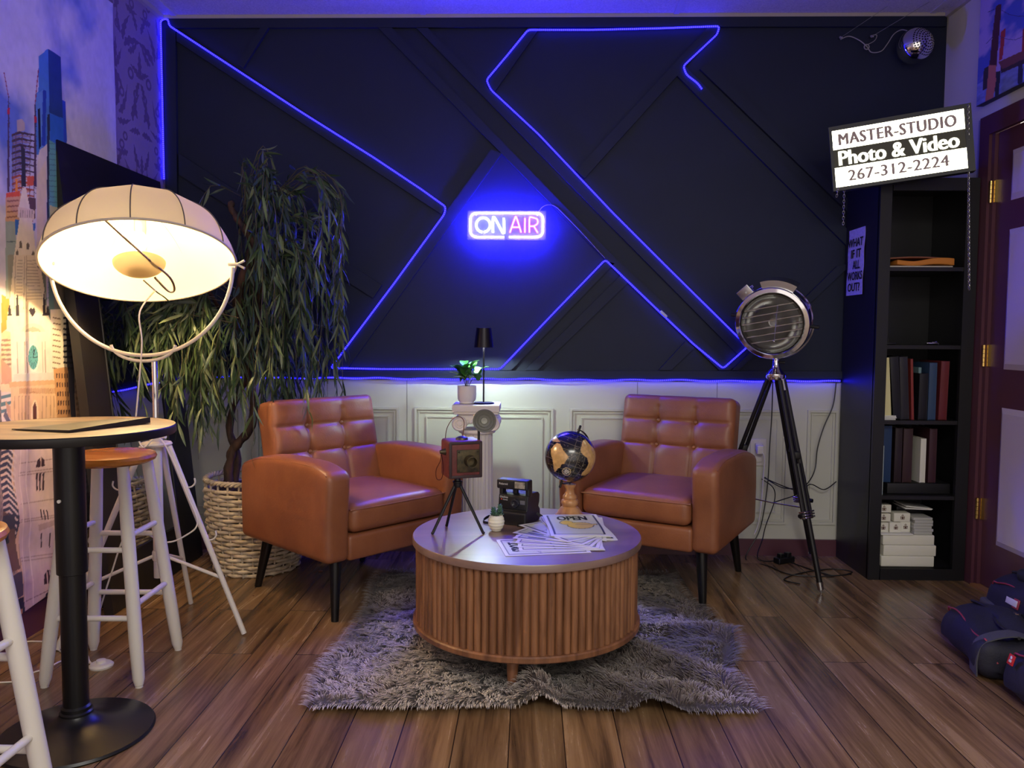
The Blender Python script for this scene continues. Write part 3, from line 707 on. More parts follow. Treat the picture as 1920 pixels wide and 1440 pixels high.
# ================================================================== pier canvas on the right wall
nu, nv = 240, 200
Yg, Zg = np.meshgrid(np.linspace(2.35, 3.417, nu), np.linspace(2.012, 2.46, nv), indexing='ij'); Yf = Yg.ravel(); Zf = Zg.ravel()
XC = RR - 0.03; X, Yp = project(np.stack([np.full_like(Yf, XC), Yf, Zf], 1))
def q_(pts): return [(1800 + a / 6.54, b / 6.54) for a, b in pts]
n1 = fbm(Yf * 8 + Zf * 5, Zf * 16, 4, 5); t = np.clip((n1 - .45) * 5 + .4, 0, 1)[:, None]
C = np.array(S(76, 92, 176)) * (1 - t) + np.array(S(170, 150, 196)) * t
wat = (Zf < 2.10)[:, None]; C = np.where(wat, np.array(S(120, 130, 190)) * (0.6 + 0.7 * fbm(Yf * 30, Zf * 90, 3, 8))[:, None], C)
pt_(q_([(500, 780), (1300, 420), (1300, 560), (500, 900)]), (60, 44, 44)); pt_(q_([(300, 840), (370, 800), (440, 830), (430, 1040), (280, 1110), (285, 900)]), (56, 46, 52))
pt_(q_([(470, 760), (1300, 380), (1300, 470), (520, 850)]), (120, 70, 60)); pt_(q_([(430, 880), (500, 870), (470, 1190), (425, 1200)]), (40, 44, 50)); pt_(q_([(715, 800), (770, 780), (770, 1000), (730, 1060), (705, 1010)]), (44, 44, 60))
pt_(q_([(505, 390), (555, 345), (560, 370), (520, 720), (475, 750)]), (170, 56, 50)); pt_(q_([(775, 340), (900, 330), (880, 600), (755, 640)]), (150, 50, 50))
pt_(q_([(440, 80), (480, 50), (510, 50), (505, 130), (465, 600), (440, 900), (355, 840), (400, 400)]), (80, 40, 44)); pt_(q_([(355, 800), (445, 800), (440, 1000), (405, 1220), (305, 1250), (330, 1080)]), (186, 110, 90))
for q in line_poly(q_([(340, 150), (430, 110)]), 1.2) + line_poly(q_([(510, 125), (600, 175), (700, 200), (800, 195), (1000, 150)]), 1.2) + line_poly(q_([(320, 540), (410, 440)]), 1.0) + line_poly(q_([(480, 440), (570, 480), (680, 490), (780, 440)]), 1.0): pt_(q, (60, 60, 100))
me = bpy.data.meshes.new('image'); me.from_pydata(np.stack([np.full_like(Yf, XC), Yf, Zf], 1).tolist(), [], grid_faces(nu, nv)); me.update(); setcol(me, np.clip(C, 0, 1)); me.materials.append(M_print)
t = thing('canvas_picture', 'canvas picture of a wooden pier and posts hanging above the burgundy door', 'picture', (0, 0, 0))
o = bpy.data.objects.new('image', me); col.objects.link(o); o.parent = t
MB().span((XC + 0.001, 2.35, 2.01), (RR, 3.419, 2.462)).build('canvas_frame', mat('canvas_edge', S(50, 48, 66), 0.7), t, smooth=False)

# ================================================================== leaning mirror
mt = thing('leaning_mirror', 'large black framed mirror leaning against the left wall behind the tripod lamp', 'mirror', (-1.53, 2.83, 0.002))
upv = Vector((-0.165, 0, 1.74)).normalized(); e1 = Vector((0, 1, 0)); nn = e1.cross(upv)          # nn looks into the room
Mm = Matrix.Identity(4)
for i in range(3): Mm[i][0] = e1[i]; Mm[i][1] = upv[i]; Mm[i][2] = nn[i]
WM, HM = 0.80, 1.74; il, ir, ib, it_ = 0.165, 0.60, 0.19, 1.565
mb = MB().at(Mm)
fr_o = [(0, 0), (WM, 0), (WM, HM), (0, HM)]; fr_i = [(il, ib), (ir, ib), (ir, it_), (il, it_)]
V = [(x, y, 0.0) for x, y in fr_o] + [(x, y, -0.004) for x, y in fr_i] + [(x, y, -0.035) for x, y in fr_o]
mb.add(V, [(0, 1, 5, 4), (1, 2, 6, 5), (2, 3, 7, 6), (3, 0, 4, 7), (0, 8, 9, 1), (1, 9, 10, 2), (2, 10, 11, 3), (3, 11, 8, 0), (11, 10, 9, 8)])
mb.build('frame', mat('mirror_frame_black', S(26, 23, 24), 0.5), mt, smooth=False)
mb = MB().at(Mm); mb.add([(x, y, -0.006) for x, y in fr_i], [(0, 1, 2, 3)]); mb.build('mirror_glass', mat('mirror_silver', (0.86, 0.87, 0.86), 0.01, 1.0), mt, smooth=False)
mb = MB().at(Mm)
for i in range(4):
    a = Vector((*fr_i[i], -0.003)); b = Vector((*fr_i[(i + 1) % 4], -0.003)); mb.rod(a, b, 0.004, seg=6)
mb.build('inner_bead', mat('mirror_frame_black', S(26, 23, 24), 0.5), mt)

# ================================================================== armchairs
def tuft(P):
    """stitched 3x3 backrest with four buttons; local x -.255...255, z height, -y front"""
    Q = P.copy(); front = P[:, 1] < 0.0
    x = P[:, 0]; z = P[:, 2]; dx = np.minimum(np.abs(x - 0.085), np.abs(x + 0.085)); zs = (0.125, 0.015)
    dz = np.minimum(np.abs(z - zs[0]), np.abs(z - zs[1]))
    crease = 0.007 * np.exp(-(dx / 0.009) ** 2) * (z < 0.19) + 0.006 * np.exp(-(dz / 0.007) ** 2)
    dip = np.zeros(len(P))
    for bx in (-0.085, 0.085):
        for bz in zs: dip = np.maximum(dip, 0.024 * np.exp(-np.hypot(x - bx, z - bz) / 0.022))
    puff = 0.010 * np.clip(dx / 0.06, 0, 1) ** .6 * np.clip(dz / 0.04, 0, 1) ** .6
    edge = np.clip((0.255 - np.abs(x)) / 0.03, 0, 1)
    Q[:, 1] = np.where(front, P[:, 1] + (crease + dip - puff * .75) * edge, P[:, 1])
    return Q


def puffy(a, b):
    def f(P):
        Q = P.copy(); u_ = 1 - (P[:, 0] / a) ** 2; v_ = 1 - (P[:, 1] / b) ** 2
        Q[:, 2] += np.where(P[:, 2] > 0, 0.016 * np.clip(u_ * v_, 0, 1) ** .5, 0); return Q
    return f


def make_armchair():
    r = thing('armchair', '', 'armchair')
    LE = M_leather
    for s in (-1, 1):
        def armf(P, s=s):
            Q = P.copy(); top = np.clip((P[:, 2] + 0.06) / 0.17, 0, 1); yy = P[:, 1]
            Q[:, 2] += top * (0.012 - 0.055 * (np.clip((yy - 0.0) / 0.31, 0, 1)) ** 2 - 0.03 * (np.clip((-yy - 0.16) / 0.15, 0, 1)) ** 2)
            Q[:, 1] += np.where(yy > 0, -0.0 * top, 0.012 * (1 - top) - 0.004)
            Q[:, 0] += s * 0.006 * np.cos(yy / 0.33 * 1.3) * np.clip(1 - np.abs(P[:, 2]) / 0.2, 0, 1)
            return Q
        a = MB().rbox((s * 0.279, 0, 0.395), (0.105, 0.628, 0.345), 0.028, 5, (2, 12, 10), armf).build('armrest', LE, r, angle=1.2)
        pts = []
        for t_ in np.linspace(0, 1, 24):                       # piping round the outer top edge
            yy = -0.30 + 0.585 * t_; zz = 0.395 + 0.1725 - 0.008 + (0.012 - 0.055 * max(0, yy / 0.31) ** 2 - 0.03 * max(0, (-yy - 0.16) / 0.15) ** 2); pts.append((s * (0.279 + 0.046), yy, zz - 0.003))
        MB().tube(pts, 0.0028, 6).build('piping', LE, a)
    MB().rbox((0, -0.005, 0.268), (0.47, 0.60, 0.095), 0.015, 3, (4, 4, 2)).build('base_rail', LE, r, angle=1.0)
    c = MB().rbox((0, -0.075, 0.372), (0.452, 0.475, 0.105), 0.032, 5, (14, 14, 2), puffy(0.226, 0.24)).build('seat_cushion', LE, r, angle=1.2)
    for zz, rr_ in ((0.408, 0.0),):
        pts = [(-0.222, -0.1, zz), (-0.222, -0.28, zz), (-0.205, -0.308, zz), (0, -0.3125, zz), (0.205, -0.308, zz), (0.222, -0.28, zz), (0.222, -0.1, zz)]
        MB().tube(smooth_path(pts, 4), 0.0028, 6).build('piping', LE, c)
    mb = MB().at(Matrix.Translation((0, 0.215, 0.535)) @ Matrix.Rotation(math.radians(-12), 4, 'X'))
    b = mb.rbox((0, 0, 0), (0.515, 0.115, 0.475), 0.028, 5, (60, 3, 56), tuft).build('backrest', LE, r, angle=1.3)
    for bx in (-.085, .085):
        for bz in (.125, .015):
            q = MB().at(Matrix.Translation((0, 0.215, 0.535)) @ Matrix.Rotation(math.radians(-12), 4, 'X')); q.sphere((bx, -0.036, bz), 0.009, 12, 8, (1, .6, 1)); q.build('button', LE, b)
    MK = mat('black_lacquer', S(14, 14, 16), 0.3)
    for sx in (-1, 1):
        MB().tube([(sx * 0.255, -0.245, 0.235), (sx * 0.270, -0.262, 0.0)], [0.024, 0.0135], 14).build('leg', MK, r)
        MB().tube([(sx * 0.245, 0.235, 0.235), (sx * 0.262, 0.305, 0.0)], [0.024, 0.0135], 14).build('leg', MK, r)
    return r


ac = make_armchair()
def chair_at(o, fx, fy, deg, sx):
    t = math.radians(deg); fw = Vector((math.sin(t), -math.cos(t))); ax = Vector((math.cos(t), math.sin(t)))
    c = Vector((fx, fy)) - ax * (sx * 0.3315) - fw * 0.314; o.location = (c[0], c[1], 0); o.rotation_euler = (0, 0, t)
ac2 = copy_tree(ac)
chair_at(ac, -0.703, 2.721, 47.9, -1); tag(ac, 'tan leather button-back armchair beside the wicker basket tree', 'armchair', 'armchairs')
chair_at(ac2, 0.700, 2.904, -28.9, 1); tag(ac2, 'tan leather button-back armchair in front of the tripod searchlight', 'armchair', 'armchairs')

# ================================================================== coffee table
TX, TY, TZ = -0.004, 2.583, 0.391
M_wal = wood('walnut_veneer', S(98, 62, 42), S(146, 98, 66), 0.42, axis=2)
M_walt = wood('walnut_top', S(108, 84, 76), S(136, 108, 96), 0.36, axis=0, scale=.6, bump=0.04, coat=1.0)
M_walt.node_tree.nodes['Principled BSDF'].inputs['Coat Roughness'].default_value = 0.30
ct = thing('coffee_table', 'round walnut coffee table with a fluted drum body on the fur rug', 'coffee table', (TX, TY, 0))
MB().lathe([(0.30, 0.366), (0.372, 0.366), (0.376, 0.369), (0.376, 0.388), (0.374, 0.391), (0.0001, 0.391)], 96).build('table_top', M_walt, ct)
MB().lathe([(0.30, 0.101), (0.371, 0.101), (0.375, 0.105), (0.375, 0.118), (0.371, 0.122), (0.30, 0.122)], 96).build('base_rim', M_wal, ct)
NS = 92
mb = MB(); mb.lathe([(0.352, 0.112), (0.352, 0.37)], 92, caps=False)
for i in range(NS):
    a = 2 * PI * i / NS; cx, cy = 0.3545 * math.cos(a), 0.3545 * math.sin(a); V = []; n = 6
    for z in (0.121, 0.367):
        for k in range(n + 1):
            b = a - PI / 2 + PI * k / n; V.append((cx + 0.0112 * math.cos(b), cy + 0.0112 * math.sin(b), z))
    mb.add(V, [(k, k + 1, n + 2 + k, n + 1 + k) for k in range(n)])
mb.build('fluted_body', wood('walnut_slats', S(100, 64, 42), S(152, 104, 70), 0.45, axis=2, scale=1.4), ct, angle=0.9)
for k in range(4):
    a = math.radians(-97 + 90 * k); MB().tube([(0.31 * math.cos(a), 0.31 * math.sin(a), 0.102), (0.322 * math.cos(a), 0.322 * math.sin(a), 0.0)], [0.019, 0.0135], 16).build('leg', M_wal, ct)

# ================================================================== fur rug
def rug_height(x, y):
    """x,y in metres from the rug's centre; soft folds radiating in the near right part"""
    h = 0.006 + 0.010 * vnoise(x * 6 + 40, y * 6, 2)
    ang = np.arctan2(y - 0.15, x + 0.10); rad = np.hypot(x + 0.10, y - 0.15)
    wgt = np.clip((x + 0.20) / 0.25, 0, 1) * np.clip((0.2 - y) / 0.25, 0, 1) * np.clip(rad / 0.55, 0, 1)
    h = h + wgt * 0.034 * np.clip(np.sin(ang * 17 + 1.5 * vnoise(x * 3, y * 3, 9)), 0, 1) ** 1.6
    h = h + 0.03 * np.exp(-((y + 0.52) / 0.035) ** 2) * np.clip(np.sin(x * 16 + 1), 0, 1) * (x > -.25)
    return h + 0.02 * np.exp(-(((x - .55) / .10) ** 2 + ((y + .18) / .12) ** 2))
def rug_edge(x, y):
    ex = 0.018 * np.sin(y * 7 + 1) + 0.025 * (vnoise(y * 5 + 7, 0 * y + 3, 1) - .5); ey = 0.016 * np.sin(x * 8 + 2) + 0.03 * (vnoise(x * 6 + 3, 0 * x, 4) - .5)
    return x + ex * np.abs(x) / .62 + np.where((x > 0), 0.055 * np.exp(-((y + .12) / .22) ** 2) * x / .62 - 0.03 * np.exp(-((y + .42) / .12) ** 2) * x / .62, 0), y + ey * np.abs(y) / .62


RX, RY = 0.01, 2.745
NG = 90
gx, gy = np.meshgrid(np.linspace(-.62, .62, NG), np.linspace(-.615, .615, NG), indexing='ij'); gx = gx.ravel(); gy = gy.ravel()
ux, uy = rug_edge(gx, gy); Vb = np.stack([ux, uy, rug_height(gx, gy)], 1)
NSR = 62000
sx = rng.uniform(-.625, .625, NSR); sy = rng.uniform(-.62, .62, NSR)
bx_, by_ = rug_edge(sx, sy); bz_ = rug_height(sx, sy)
fa = 6.28 * fbm(sx * 1.6 + 3, sy * 1.6 + 8, 3, 31) * 1.7 + 2.6; fx = np.cos(fa); fy = np.sin(fa)
cl = 4.0 * (fbm(sx * 26, sy * 26, 2, 77) - .5)                       # clumps lean together
fx = fx + np.sin(cl * 3); fy = fy + np.cos(cl * 3) * .6; L_n = np.hypot(fx, fy) + 1e-6; fx /= L_n; fy /= L_n
edge = np.maximum(np.abs(sx) / .62, np.abs(sy) / .615); out = np.clip((edge - .93) / .07, 0, 1)
fx = fx * (1 - out) + np.sign(sx) * out * (np.abs(sx) > np.abs(sy)); fy = fy * (1 - out) + np.sign(sy) * out * (np.abs(sy) >= np.abs(sx))
ln = rng.uniform(.016, .030, NSR) * (1 + .35 * out); wd = 0.0011
px_, py_ = -fy, fx
prof = ((0.0, 0.0, 1.0), (0.38, 0.36, 0.95), (0.80, 0.48, 0.7), (1.12, 0.40, 0.12))
Vs = np.zeros((NSR, 8, 3)); Cs = np.zeros((NSR, 8, 3))
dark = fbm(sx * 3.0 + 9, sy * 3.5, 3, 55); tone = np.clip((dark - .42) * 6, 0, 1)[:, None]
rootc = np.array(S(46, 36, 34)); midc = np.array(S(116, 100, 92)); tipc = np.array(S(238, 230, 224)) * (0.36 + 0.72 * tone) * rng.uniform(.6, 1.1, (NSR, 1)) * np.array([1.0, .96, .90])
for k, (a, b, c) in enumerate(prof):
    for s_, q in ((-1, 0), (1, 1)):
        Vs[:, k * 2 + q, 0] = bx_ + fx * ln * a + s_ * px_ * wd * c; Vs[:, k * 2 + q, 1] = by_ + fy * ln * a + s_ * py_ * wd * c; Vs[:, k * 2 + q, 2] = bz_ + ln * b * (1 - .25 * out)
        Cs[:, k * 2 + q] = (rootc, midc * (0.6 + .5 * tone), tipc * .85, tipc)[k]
Vs[:, :, 2] = np.maximum(Vs[:, :, 2], 0.002)
nb_ = len(Vb); base = nb_ + np.arange(NSR) * 8
F = np.concatenate([np.stack([base + 2 * k, base + 2 * k + 1, base + 2 * k + 3, base + 2 * k + 2], 1) for k in range(3)])
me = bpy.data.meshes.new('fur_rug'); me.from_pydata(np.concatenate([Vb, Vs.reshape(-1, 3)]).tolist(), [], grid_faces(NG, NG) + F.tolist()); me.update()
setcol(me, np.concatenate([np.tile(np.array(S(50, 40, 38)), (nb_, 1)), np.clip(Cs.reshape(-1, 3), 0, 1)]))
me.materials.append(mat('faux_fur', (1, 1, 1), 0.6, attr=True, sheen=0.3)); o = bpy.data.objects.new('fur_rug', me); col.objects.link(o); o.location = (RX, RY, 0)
tag(o, 'rumpled grey-brown faux fur rug lying under the round coffee table', 'rug')

# ================================================================== bar table (near left)
bt = thing('bar_table', 'tall round pedestal table with black column at the left edge', 'table', (-1.173, 1.976, 0))
MB().lathe([(0.0001, 0.0), (0.186, 0.0), (0.188, 0.004), (0.184, 0.010), (0.12, 0.022), (0.07, 0.034), (0.045, 0.048), (0.038, 0.06)], 64).build('base', M_blackm, bt)
MB().lathe([(0.036, 0.05), (0.036, 0.075), (0.031, 0.08), (0.031, 0.44)], 32).lathe([(0.040, 0.052), (0.040, 0.062), (0.036, 0.066)], 32, caps=False).build('column', M_blackm, bt)
MB().lathe([(0.030, 0.425), (0.0365, 0.428), (0.0365, 0.775)], 32).build('upper_column', M_blackm, bt)
MB().rbox((0, 0, 0.777), (0.30, 0.05, 0.008), 0.003).build('bracket', M_blackm, bt)
M_rough = wood('weathered_wood_top', S(120, 96, 64), S(196, 166, 112), 0.38, axis=0, scale=.8, bump=0.1)
MB().lathe([(0.0001, 0.783), (0.252, 0.783), (0.254, 0.786), (0.254, 0.803), (0.252, 0.8055)], 96, caps=False).build('edge_band', M_blackp, bt)
MB().lathe([(0.252, 0.8052), (0.0001, 0.8058)], 96, caps=False).build('table_top', M_rough, bt)
MB().at(Matrix.Translation((-0.006, -0.0345, 0.62)) @ basis((0, -1, 0))).lathe([(0.0045, 0), (0.0045, 0.006)], 12).build('button', M_whitep, bt)
# dark folder lying open on it
mb = MB(); pf = [pl(a, b, 2, 0.8065) for a, b in ((22, 806), (130, 811), (282, 793), (190, 791))]
V = [(p[0], p[1], 0.8068) for p in pf] + [(p[0], p[1], z) for p, z in zip(pf, (0.809, 0.812, 0.822, 0.812))]
mb.add(V, [(0, 3, 2, 1), (4, 5, 6, 7), (0, 1, 5, 4), (1, 2, 6, 5), (2, 3, 7, 6), (3, 0, 4, 7)])
tag(mb.build('menu_board', mat('dark_card', S(34, 30, 30), 0.35), smooth=False), 'thin dark menu board lying on the weathered bar table top', 'menu')

# ================================================================== stools
M_seat = wood('varnished_pine', S(178, 108, 44), S(214, 146, 74), 0.25, axis=0, scale=.7, bump=0.03)
def stool(label, c, rz, top=0.676):
    r = thing('bar_stool', label, 'stool', (c[0], c[1], 0), rz, 'white bar stools')
    MB().lathe([(0.0001, top - 0.030), (0.115, top - 0.030), (0.130, top - 0.022), (0.134, top - 0.013), (0.130, top - 0.004), (0.118, top), (0.0001, top - 0.001)], 56).build('seat', M_seat, r)
    ft = 0.139; tp = 0.078; lp = {}
    for i, (a, b) in enumerate(((-1, -1), (1, -1), (1, 1), (-1, 1))):
        A = Vector((a * tp, b * tp, top - 0.03)); B = Vector((a * ft, b * ft, 0.006)); lp[i] = (A, B)
        MB().tube([A, A.lerp(B, .3), A.lerp(B, .8), A.lerp(B, .97), B], [0.0165, 0.019, 0.0195, 0.017, 0.012], 16).rod(B, (B[0], B[1], 0), 0.011).build('leg', M_whitep, r)
    P = lambda i, z: lp[i][1].lerp(lp[i][0], (z - 0.006) / (top - 0.036))
    for i, zz in ((0, (.20, .40)), (1, (.235, .44)), (2, (.20, .40)), (3, (.235, .44))):
        for z in zz: MB().rod(P(i, z), P((i + 1) % 4, z), 0.0085, seg=12).build('rung', M_whitep, r)
    return r
stool('white wooden bar stool with varnished seat standing behind the bar table', (-1.288, 2.383), 0.03)
stool('white wooden bar stool cut off by the lower left corner', (-1.112, 1.41), 0.0, 0.676)

# ================================================================== big cloth-shade lamp on a white tripod
LC = Vector((-1.284, 2.68, 0)); SC = Vector((-1.312, 2.66, 1.277)); RS = 0.302
nrm = Vector((0.172, -0.335, -0.927)).normalized()
fl_ = thing('studio_floor_lamp', 'glowing floor lamp with ribbed cloth dome shade on a white tripod', 'floor lamp', (LC[0], LC[1], 0))
MS = Matrix.Translation(SC - LC) @ basis(-nrm, (0, 1, 0)); MQ = MS @ Matrix.Rotation(math.radians(-7), 4, 'Z')                      # local +Z = towards the dome's top
NR = 12
prof = [(RS * math.cos(t) ** 0.9 if t < PI / 2 - 1e-3 else 0.0001, 0.235 * math.sin(t)) for t in np.linspace(0, PI / 2, 22)]
def scal(a, i):
    b = (a % (2 * PI / NR)) - PI / NR; t = i / 21
    return 1 - (1 - math.cos(PI / NR) / math.cos(b)) * 0.9 * min(1, t * 3) + 0.0
M_cloth = mat('lamp_cloth', (0.68, 0.57, 0.38), 0.8, transl=0.055, bump=(300, 0.1))
MB().at(MQ).lathe(prof, NR * 8, caps=False, mod=scal).build('shade', M_cloth, fl_, angle=0.5)
mb = MB().at(MS); mb.torus((0, 0, 0), RS + 0.001, 0.0042, 96, 8); mb.build('rim', mat('rim_cream', S(196, 182, 160), 0.5), fl_)
M_seam = mat('shade_seam', S(92, 84, 80), 0.8)
for k in range(NR):
    a = 2 * PI * k / NR; MB().at(MQ).tube([(r * 1.006 * math.cos(a), r * 1.006 * math.sin(a), z + 0.001) for r, z in prof], 0.0019, 6).build('rib', M_seam, fl_)
# bulb, small counter bowl and its arm inside the shade
bowl = [(0.0001, -0.044)] + [(0.082 * math.sin(t), -0.044 * math.cos(t)) for t in np.linspace(0.15, PI / 2, 10)]
MB().at(MS @ Matrix.Translation((0.0, -0.012, 0.0))).lathe(bowl, 40, caps=False).build('counter_bowl', mat('bowl_enamel', (0.30, 0.23, 0.13), 0.6, transl=0.12), fl_)
bulbp = MS @ Vector((0, -0.012, 0.085))
MB().at(MS).sphere((0, -0.012, 0.080), 0.028, 20, 12, (1, 1, 1.3)).build('bulb', emis('warm_bulb', (1.0, 0.66, 0.28), 30), fl_)
bl = lamp('bulb_light', 'POINT', (0, 0, 0), (1.0, 0.74, 0.40), 80, 0.03); bl.parent = fl_; bl.location = MS @ Vector((0, -0.012, 0.155))
MB().at(MS).lathe([(0.016, 0.10), (0.020, 0.13), (0.020, 0.2), (0.03, 0.232)], 16, (0, -0.0, 0)).build('socket', M_steel, fl_)
mb = MB().at(MS)
mb.tube(smooth_path([(0.05, -RS * 0.985, 0.0), (0.055, -0.06, -0.02), (0.066, 0.06, -0.035), (0.052, 0.12, -0.055), (0.03, 0.12, -0.055), (0.022, 0.045, -0.035)]), 0.0042, 8)
mb.build('bowl_arm', M_steel, fl_)
MB().at(MS).tube(smooth_path([(-0.02, 0.05, -0.035), (-0.012, 0.12, -0.05), (-0.03, 0.20, -0.03), (-0.05, 0.29, -0.012)]), 0.0028, 8).build('bowl_hook', M_steel, fl_)
# yoke
piv = [Vector((-1.0, 0, 0)), Vector((1, 0, 0))]
hx = Vector((CR[0], CR[1], 0)).normalized()
RY_ = 0.309; arc = [tuple((SC - LC) + hx * (RY_ * math.cos(a)) + Vector((0, 0, RY_ * math.sin(a) * 1.0))) for a in np.linspace(PI + 0.03, 2 * PI - 0.03, 60)]
M_yoke = mat('white_enamel', S(214, 206, 190), 0.35)
MB().tube(arc, 0.0065, 10).build('yoke', M_yoke, fl_)
arc2 = [tuple((SC - LC) + hx * (0.11 * math.cos(a)) + Vector((0, 0, -0.268 + 0.060 * math.sin(a)))) for a in np.linspace(PI + 0.1, 2 * PI - 0.1, 24)]
MB().tube(arc2, 0.0055, 8).build('lower_arc', M_yoke, fl_)
for s in (-1, 1):
    c = (SC - LC) + hx * (s * (RY_ + 0.004)); mb = MB(); mb.rod(c - hx * s * 0.018, c + hx * s * 0.016, 0.006)
    for dz in (-0.013, 0.013): mb.rod(c + hx * s * 0.010, c + hx * s * 0.036 + Vector((0, 0, dz)), 0.0035, 0.0045)
    mb.build('wing_nut', mat('grey_plastic', S(120, 112, 110), 0.5) if s < 0 else M_yoke, fl_)
# mast and tripod
MB().rod((0, 0, 0.66), (0, 0, 0.955), 0.0095, seg=18).build('mast', M_chrome, fl_)
MB().rod((0, 0, 0.195), (0, 0, 0.70), 0.0175, seg=20).lathe([(0.019, 0.255), (0.022, 0.26), (0.022, 0.285), (0.019, 0.29)], 18).build('lower_tube', M_whitep, fl_)
MB().lathe([(0.0001, 0.655), (0.048, 0.657), (0.052, 0.663), (0.048, 0.669), (0.02, 0.673)], 32).lathe([(0.021, 0.67), (0.021, 0.70), (0.018, 0.703)], 18).build('hub_plate', M_whitep, fl_)
MB().rod((0.018, -0.01, 0.688), (0.042, -0.02, 0.690), 0.006).build('clamp_screw', M_whitep, fl_)
feet = [Vector((-0.983, 2.663, 0)) - LC, Vector((-1.545, 2.505, 0)) - LC, Vector((-1.30, 2.965, 0)) - LC]
for i, f in enumerate(feet):
    d = Vector((f[0], f[1], 0)).normalized(); top = d * 0.045 + Vector((0, 0, 0.655))
    f = Vector((f[0], f[1], 0.004))
    lg = MB().tube([top, f], [0.0105, 0.009], 12).build('leg', M_whitep, fl_)
    m1 = top.lerp(f, 0.70); MB().rod((d[0] * .018, d[1] * .018, 0.272), m1, 0.006).build('brace', M_whitep, fl_)
    for tt in (0.22, 0.50):
        if i == 2: continue
        p = top.lerp(f, tt); q = Vector((d[0], d[1], 0)); MB().tube(smooth_path([p, p + q * 0.022 + Vector((0, 0, 0.004)), p + q * 0.034 + Vector((0, 0, 0.018)), p + q * 0.032 + Vector((0, 0, 0.034))], 4), 0.003, 6).build('cord_hook', M_whitep, lg)
# cord from the shade down to the foot switch
o0 = MS @ Vector((-0.012, 0.11, -0.05)) + LC
cpts = [o0] + [Vector(aY(a, b, 2.63)) for a, b in ((262, 585), (266, 640), (262, 700), (257, 760), (255, 800))] + [Vector((-1.30, 2.615, 0.66)), Vector((-1.262, 2.640, 0.69)), Vector((-1.225, 2.645, 0.64)), Vector((-1.17, 2.648, 0.50)), Vector((-1.13, 2.642, 0.40)), Vector((-1.16, 2.62, 0.36)), Vector((-1.225, 2.60, 0.34)), Vector((-1.30, 2.52, 0.40)), Vector((-1.36, 2.50, 0.25))] + [Vector(fl(a, b)) + Vector((0, 0, 0.004)) for a, b in ((171, 1205), (166, 1238), (180, 1252))]
tag(MB().tube(smooth_path(cpts, 8), 0.0028, 6).build('lamp_cord', mat('white_cord', S(222, 214, 200), 0.5)), 'white cord hanging from the big lamp shade down to its foot switch', 'cord')
fs = fl(190, 1250)
r = thing('foot_switch', 'round white foot switch lying on the floor under the bar stool', 'switch', (fs[0], fs[1], 0))
MB().lathe([(0.0001, 0), (0.034, 0), (0.036, 0.006), (0.030, 0.012), (0.014, 0.014)], 32).build('housing', M_whitep, r); MB().lathe([(0.0145, 0.012), (0.014, 0.022), (0.0001, 0.024)], 24).build('button', M_whitep, r)
for lab, pts in (('white cord lying on the floor beneath the clock tower backdrop', ((-10, 1205), (60, 1204), (95, 1207), (112, 1222), (120, 1226))), ('white cord curling on the floor beside the bar table base', ((-10, 1282), (40, 1278), (60, 1264), (90, 1254), (120, 1240), (160, 1243), (180, 1249)))):
    P = [Vector(fl(a, b)) + Vector((0, 0, 0.003)) for a, b in pts]; P = [Vector((max(p[0], RL + 0.03), p[1], p[2])) for p in P]
    tag(MB().tube(smooth_path(P, 6), 0.0025, 6).build('cord', mat('white_cord', S(222, 214, 200), 0.5)), lab, 'cord')

# ================================================================== willow-like tree in a wicker basket
BX, BY = -1.215, 3.47
tr = thing('potted_tree', 'tall artificial willow-leaved tree in a white wicker basket behind the armchair', 'potted tree', (BX, BY, 0))
bk = MB(); BH = 0.41
def br(z): return 0.172 + 0.040 * math.sin(min(1, z / BH) * PI * 0.5 + .1)
NW = 22; NST = 26
for k in range(NW):
    z = 0.010 + k * (BH - 0.03) / NW; P = []
    for j in range(NST * 4):
        a = 2 * PI * j / (NST * 4); P.append(((br(z) + 0.0055 * math.sin(a * NST / 2 + k * PI)) * math.cos(a), (br(z) + 0.0055 * math.sin(a * NST / 2 + k * PI)) * math.sin(a), z + 0.0018 * math.sin(a * 5 + k * 2)))
    bk.tube(P, [0.0088 + 0.0012 * math.sin(j * 1.7 + k) for j in range(len(P))], 6, closed=True)
for j in range(NST):
    a = 2 * PI * (j + .5) / NST; bk.tube([(br(z) * math.cos(a), br(z) * math.sin(a), z) for z in np.linspace(0, BH, 8)], 0.005, 6)
for q in range(3):
    P = [((br(BH) + 0.008 * math.cos(a * 20 + q * 2.1)) * math.cos(a), (br(BH) + 0.008 * math.cos(a * 20 + q * 2.1)) * math.sin(a), BH - 0.002 + 0.007 * math.sin(a * 20 + q * 2.1)) for a in np.linspace(0, 2 * PI, 161)[:-1]]
    bk.tube(P, 0.0062, 6, closed=True)
bk.build('wicker_basket', mat('white_wicker', S(206, 190, 166), 0.6, noise=(S(176, 158, 132), 30, (1, 1, 1))), tr, angle=1.2)
MB().lathe([(0.0001, 0.372), (0.10, 0.376), (0.19, 0.362), (0.197, 0.355)], 40, mod=lambda a, i: 1 + .0 * a).build('soil', mat('bark_chips', S(74, 52, 42), 0.9, noise=(S(30, 22, 20), 60, (1, 1, 1)), bump=(70, 1.0)), tr)
M_bark = mat('bark', S(92, 62, 44), 0.75, noise=(S(44, 28, 22), 22, (2, 2, .5)), bump=(50, 0.9))
def tp(px, py, Y=3.45): return tuple(Vector(aY(px, py, Y)) - Vector((BX, BY, 0)))
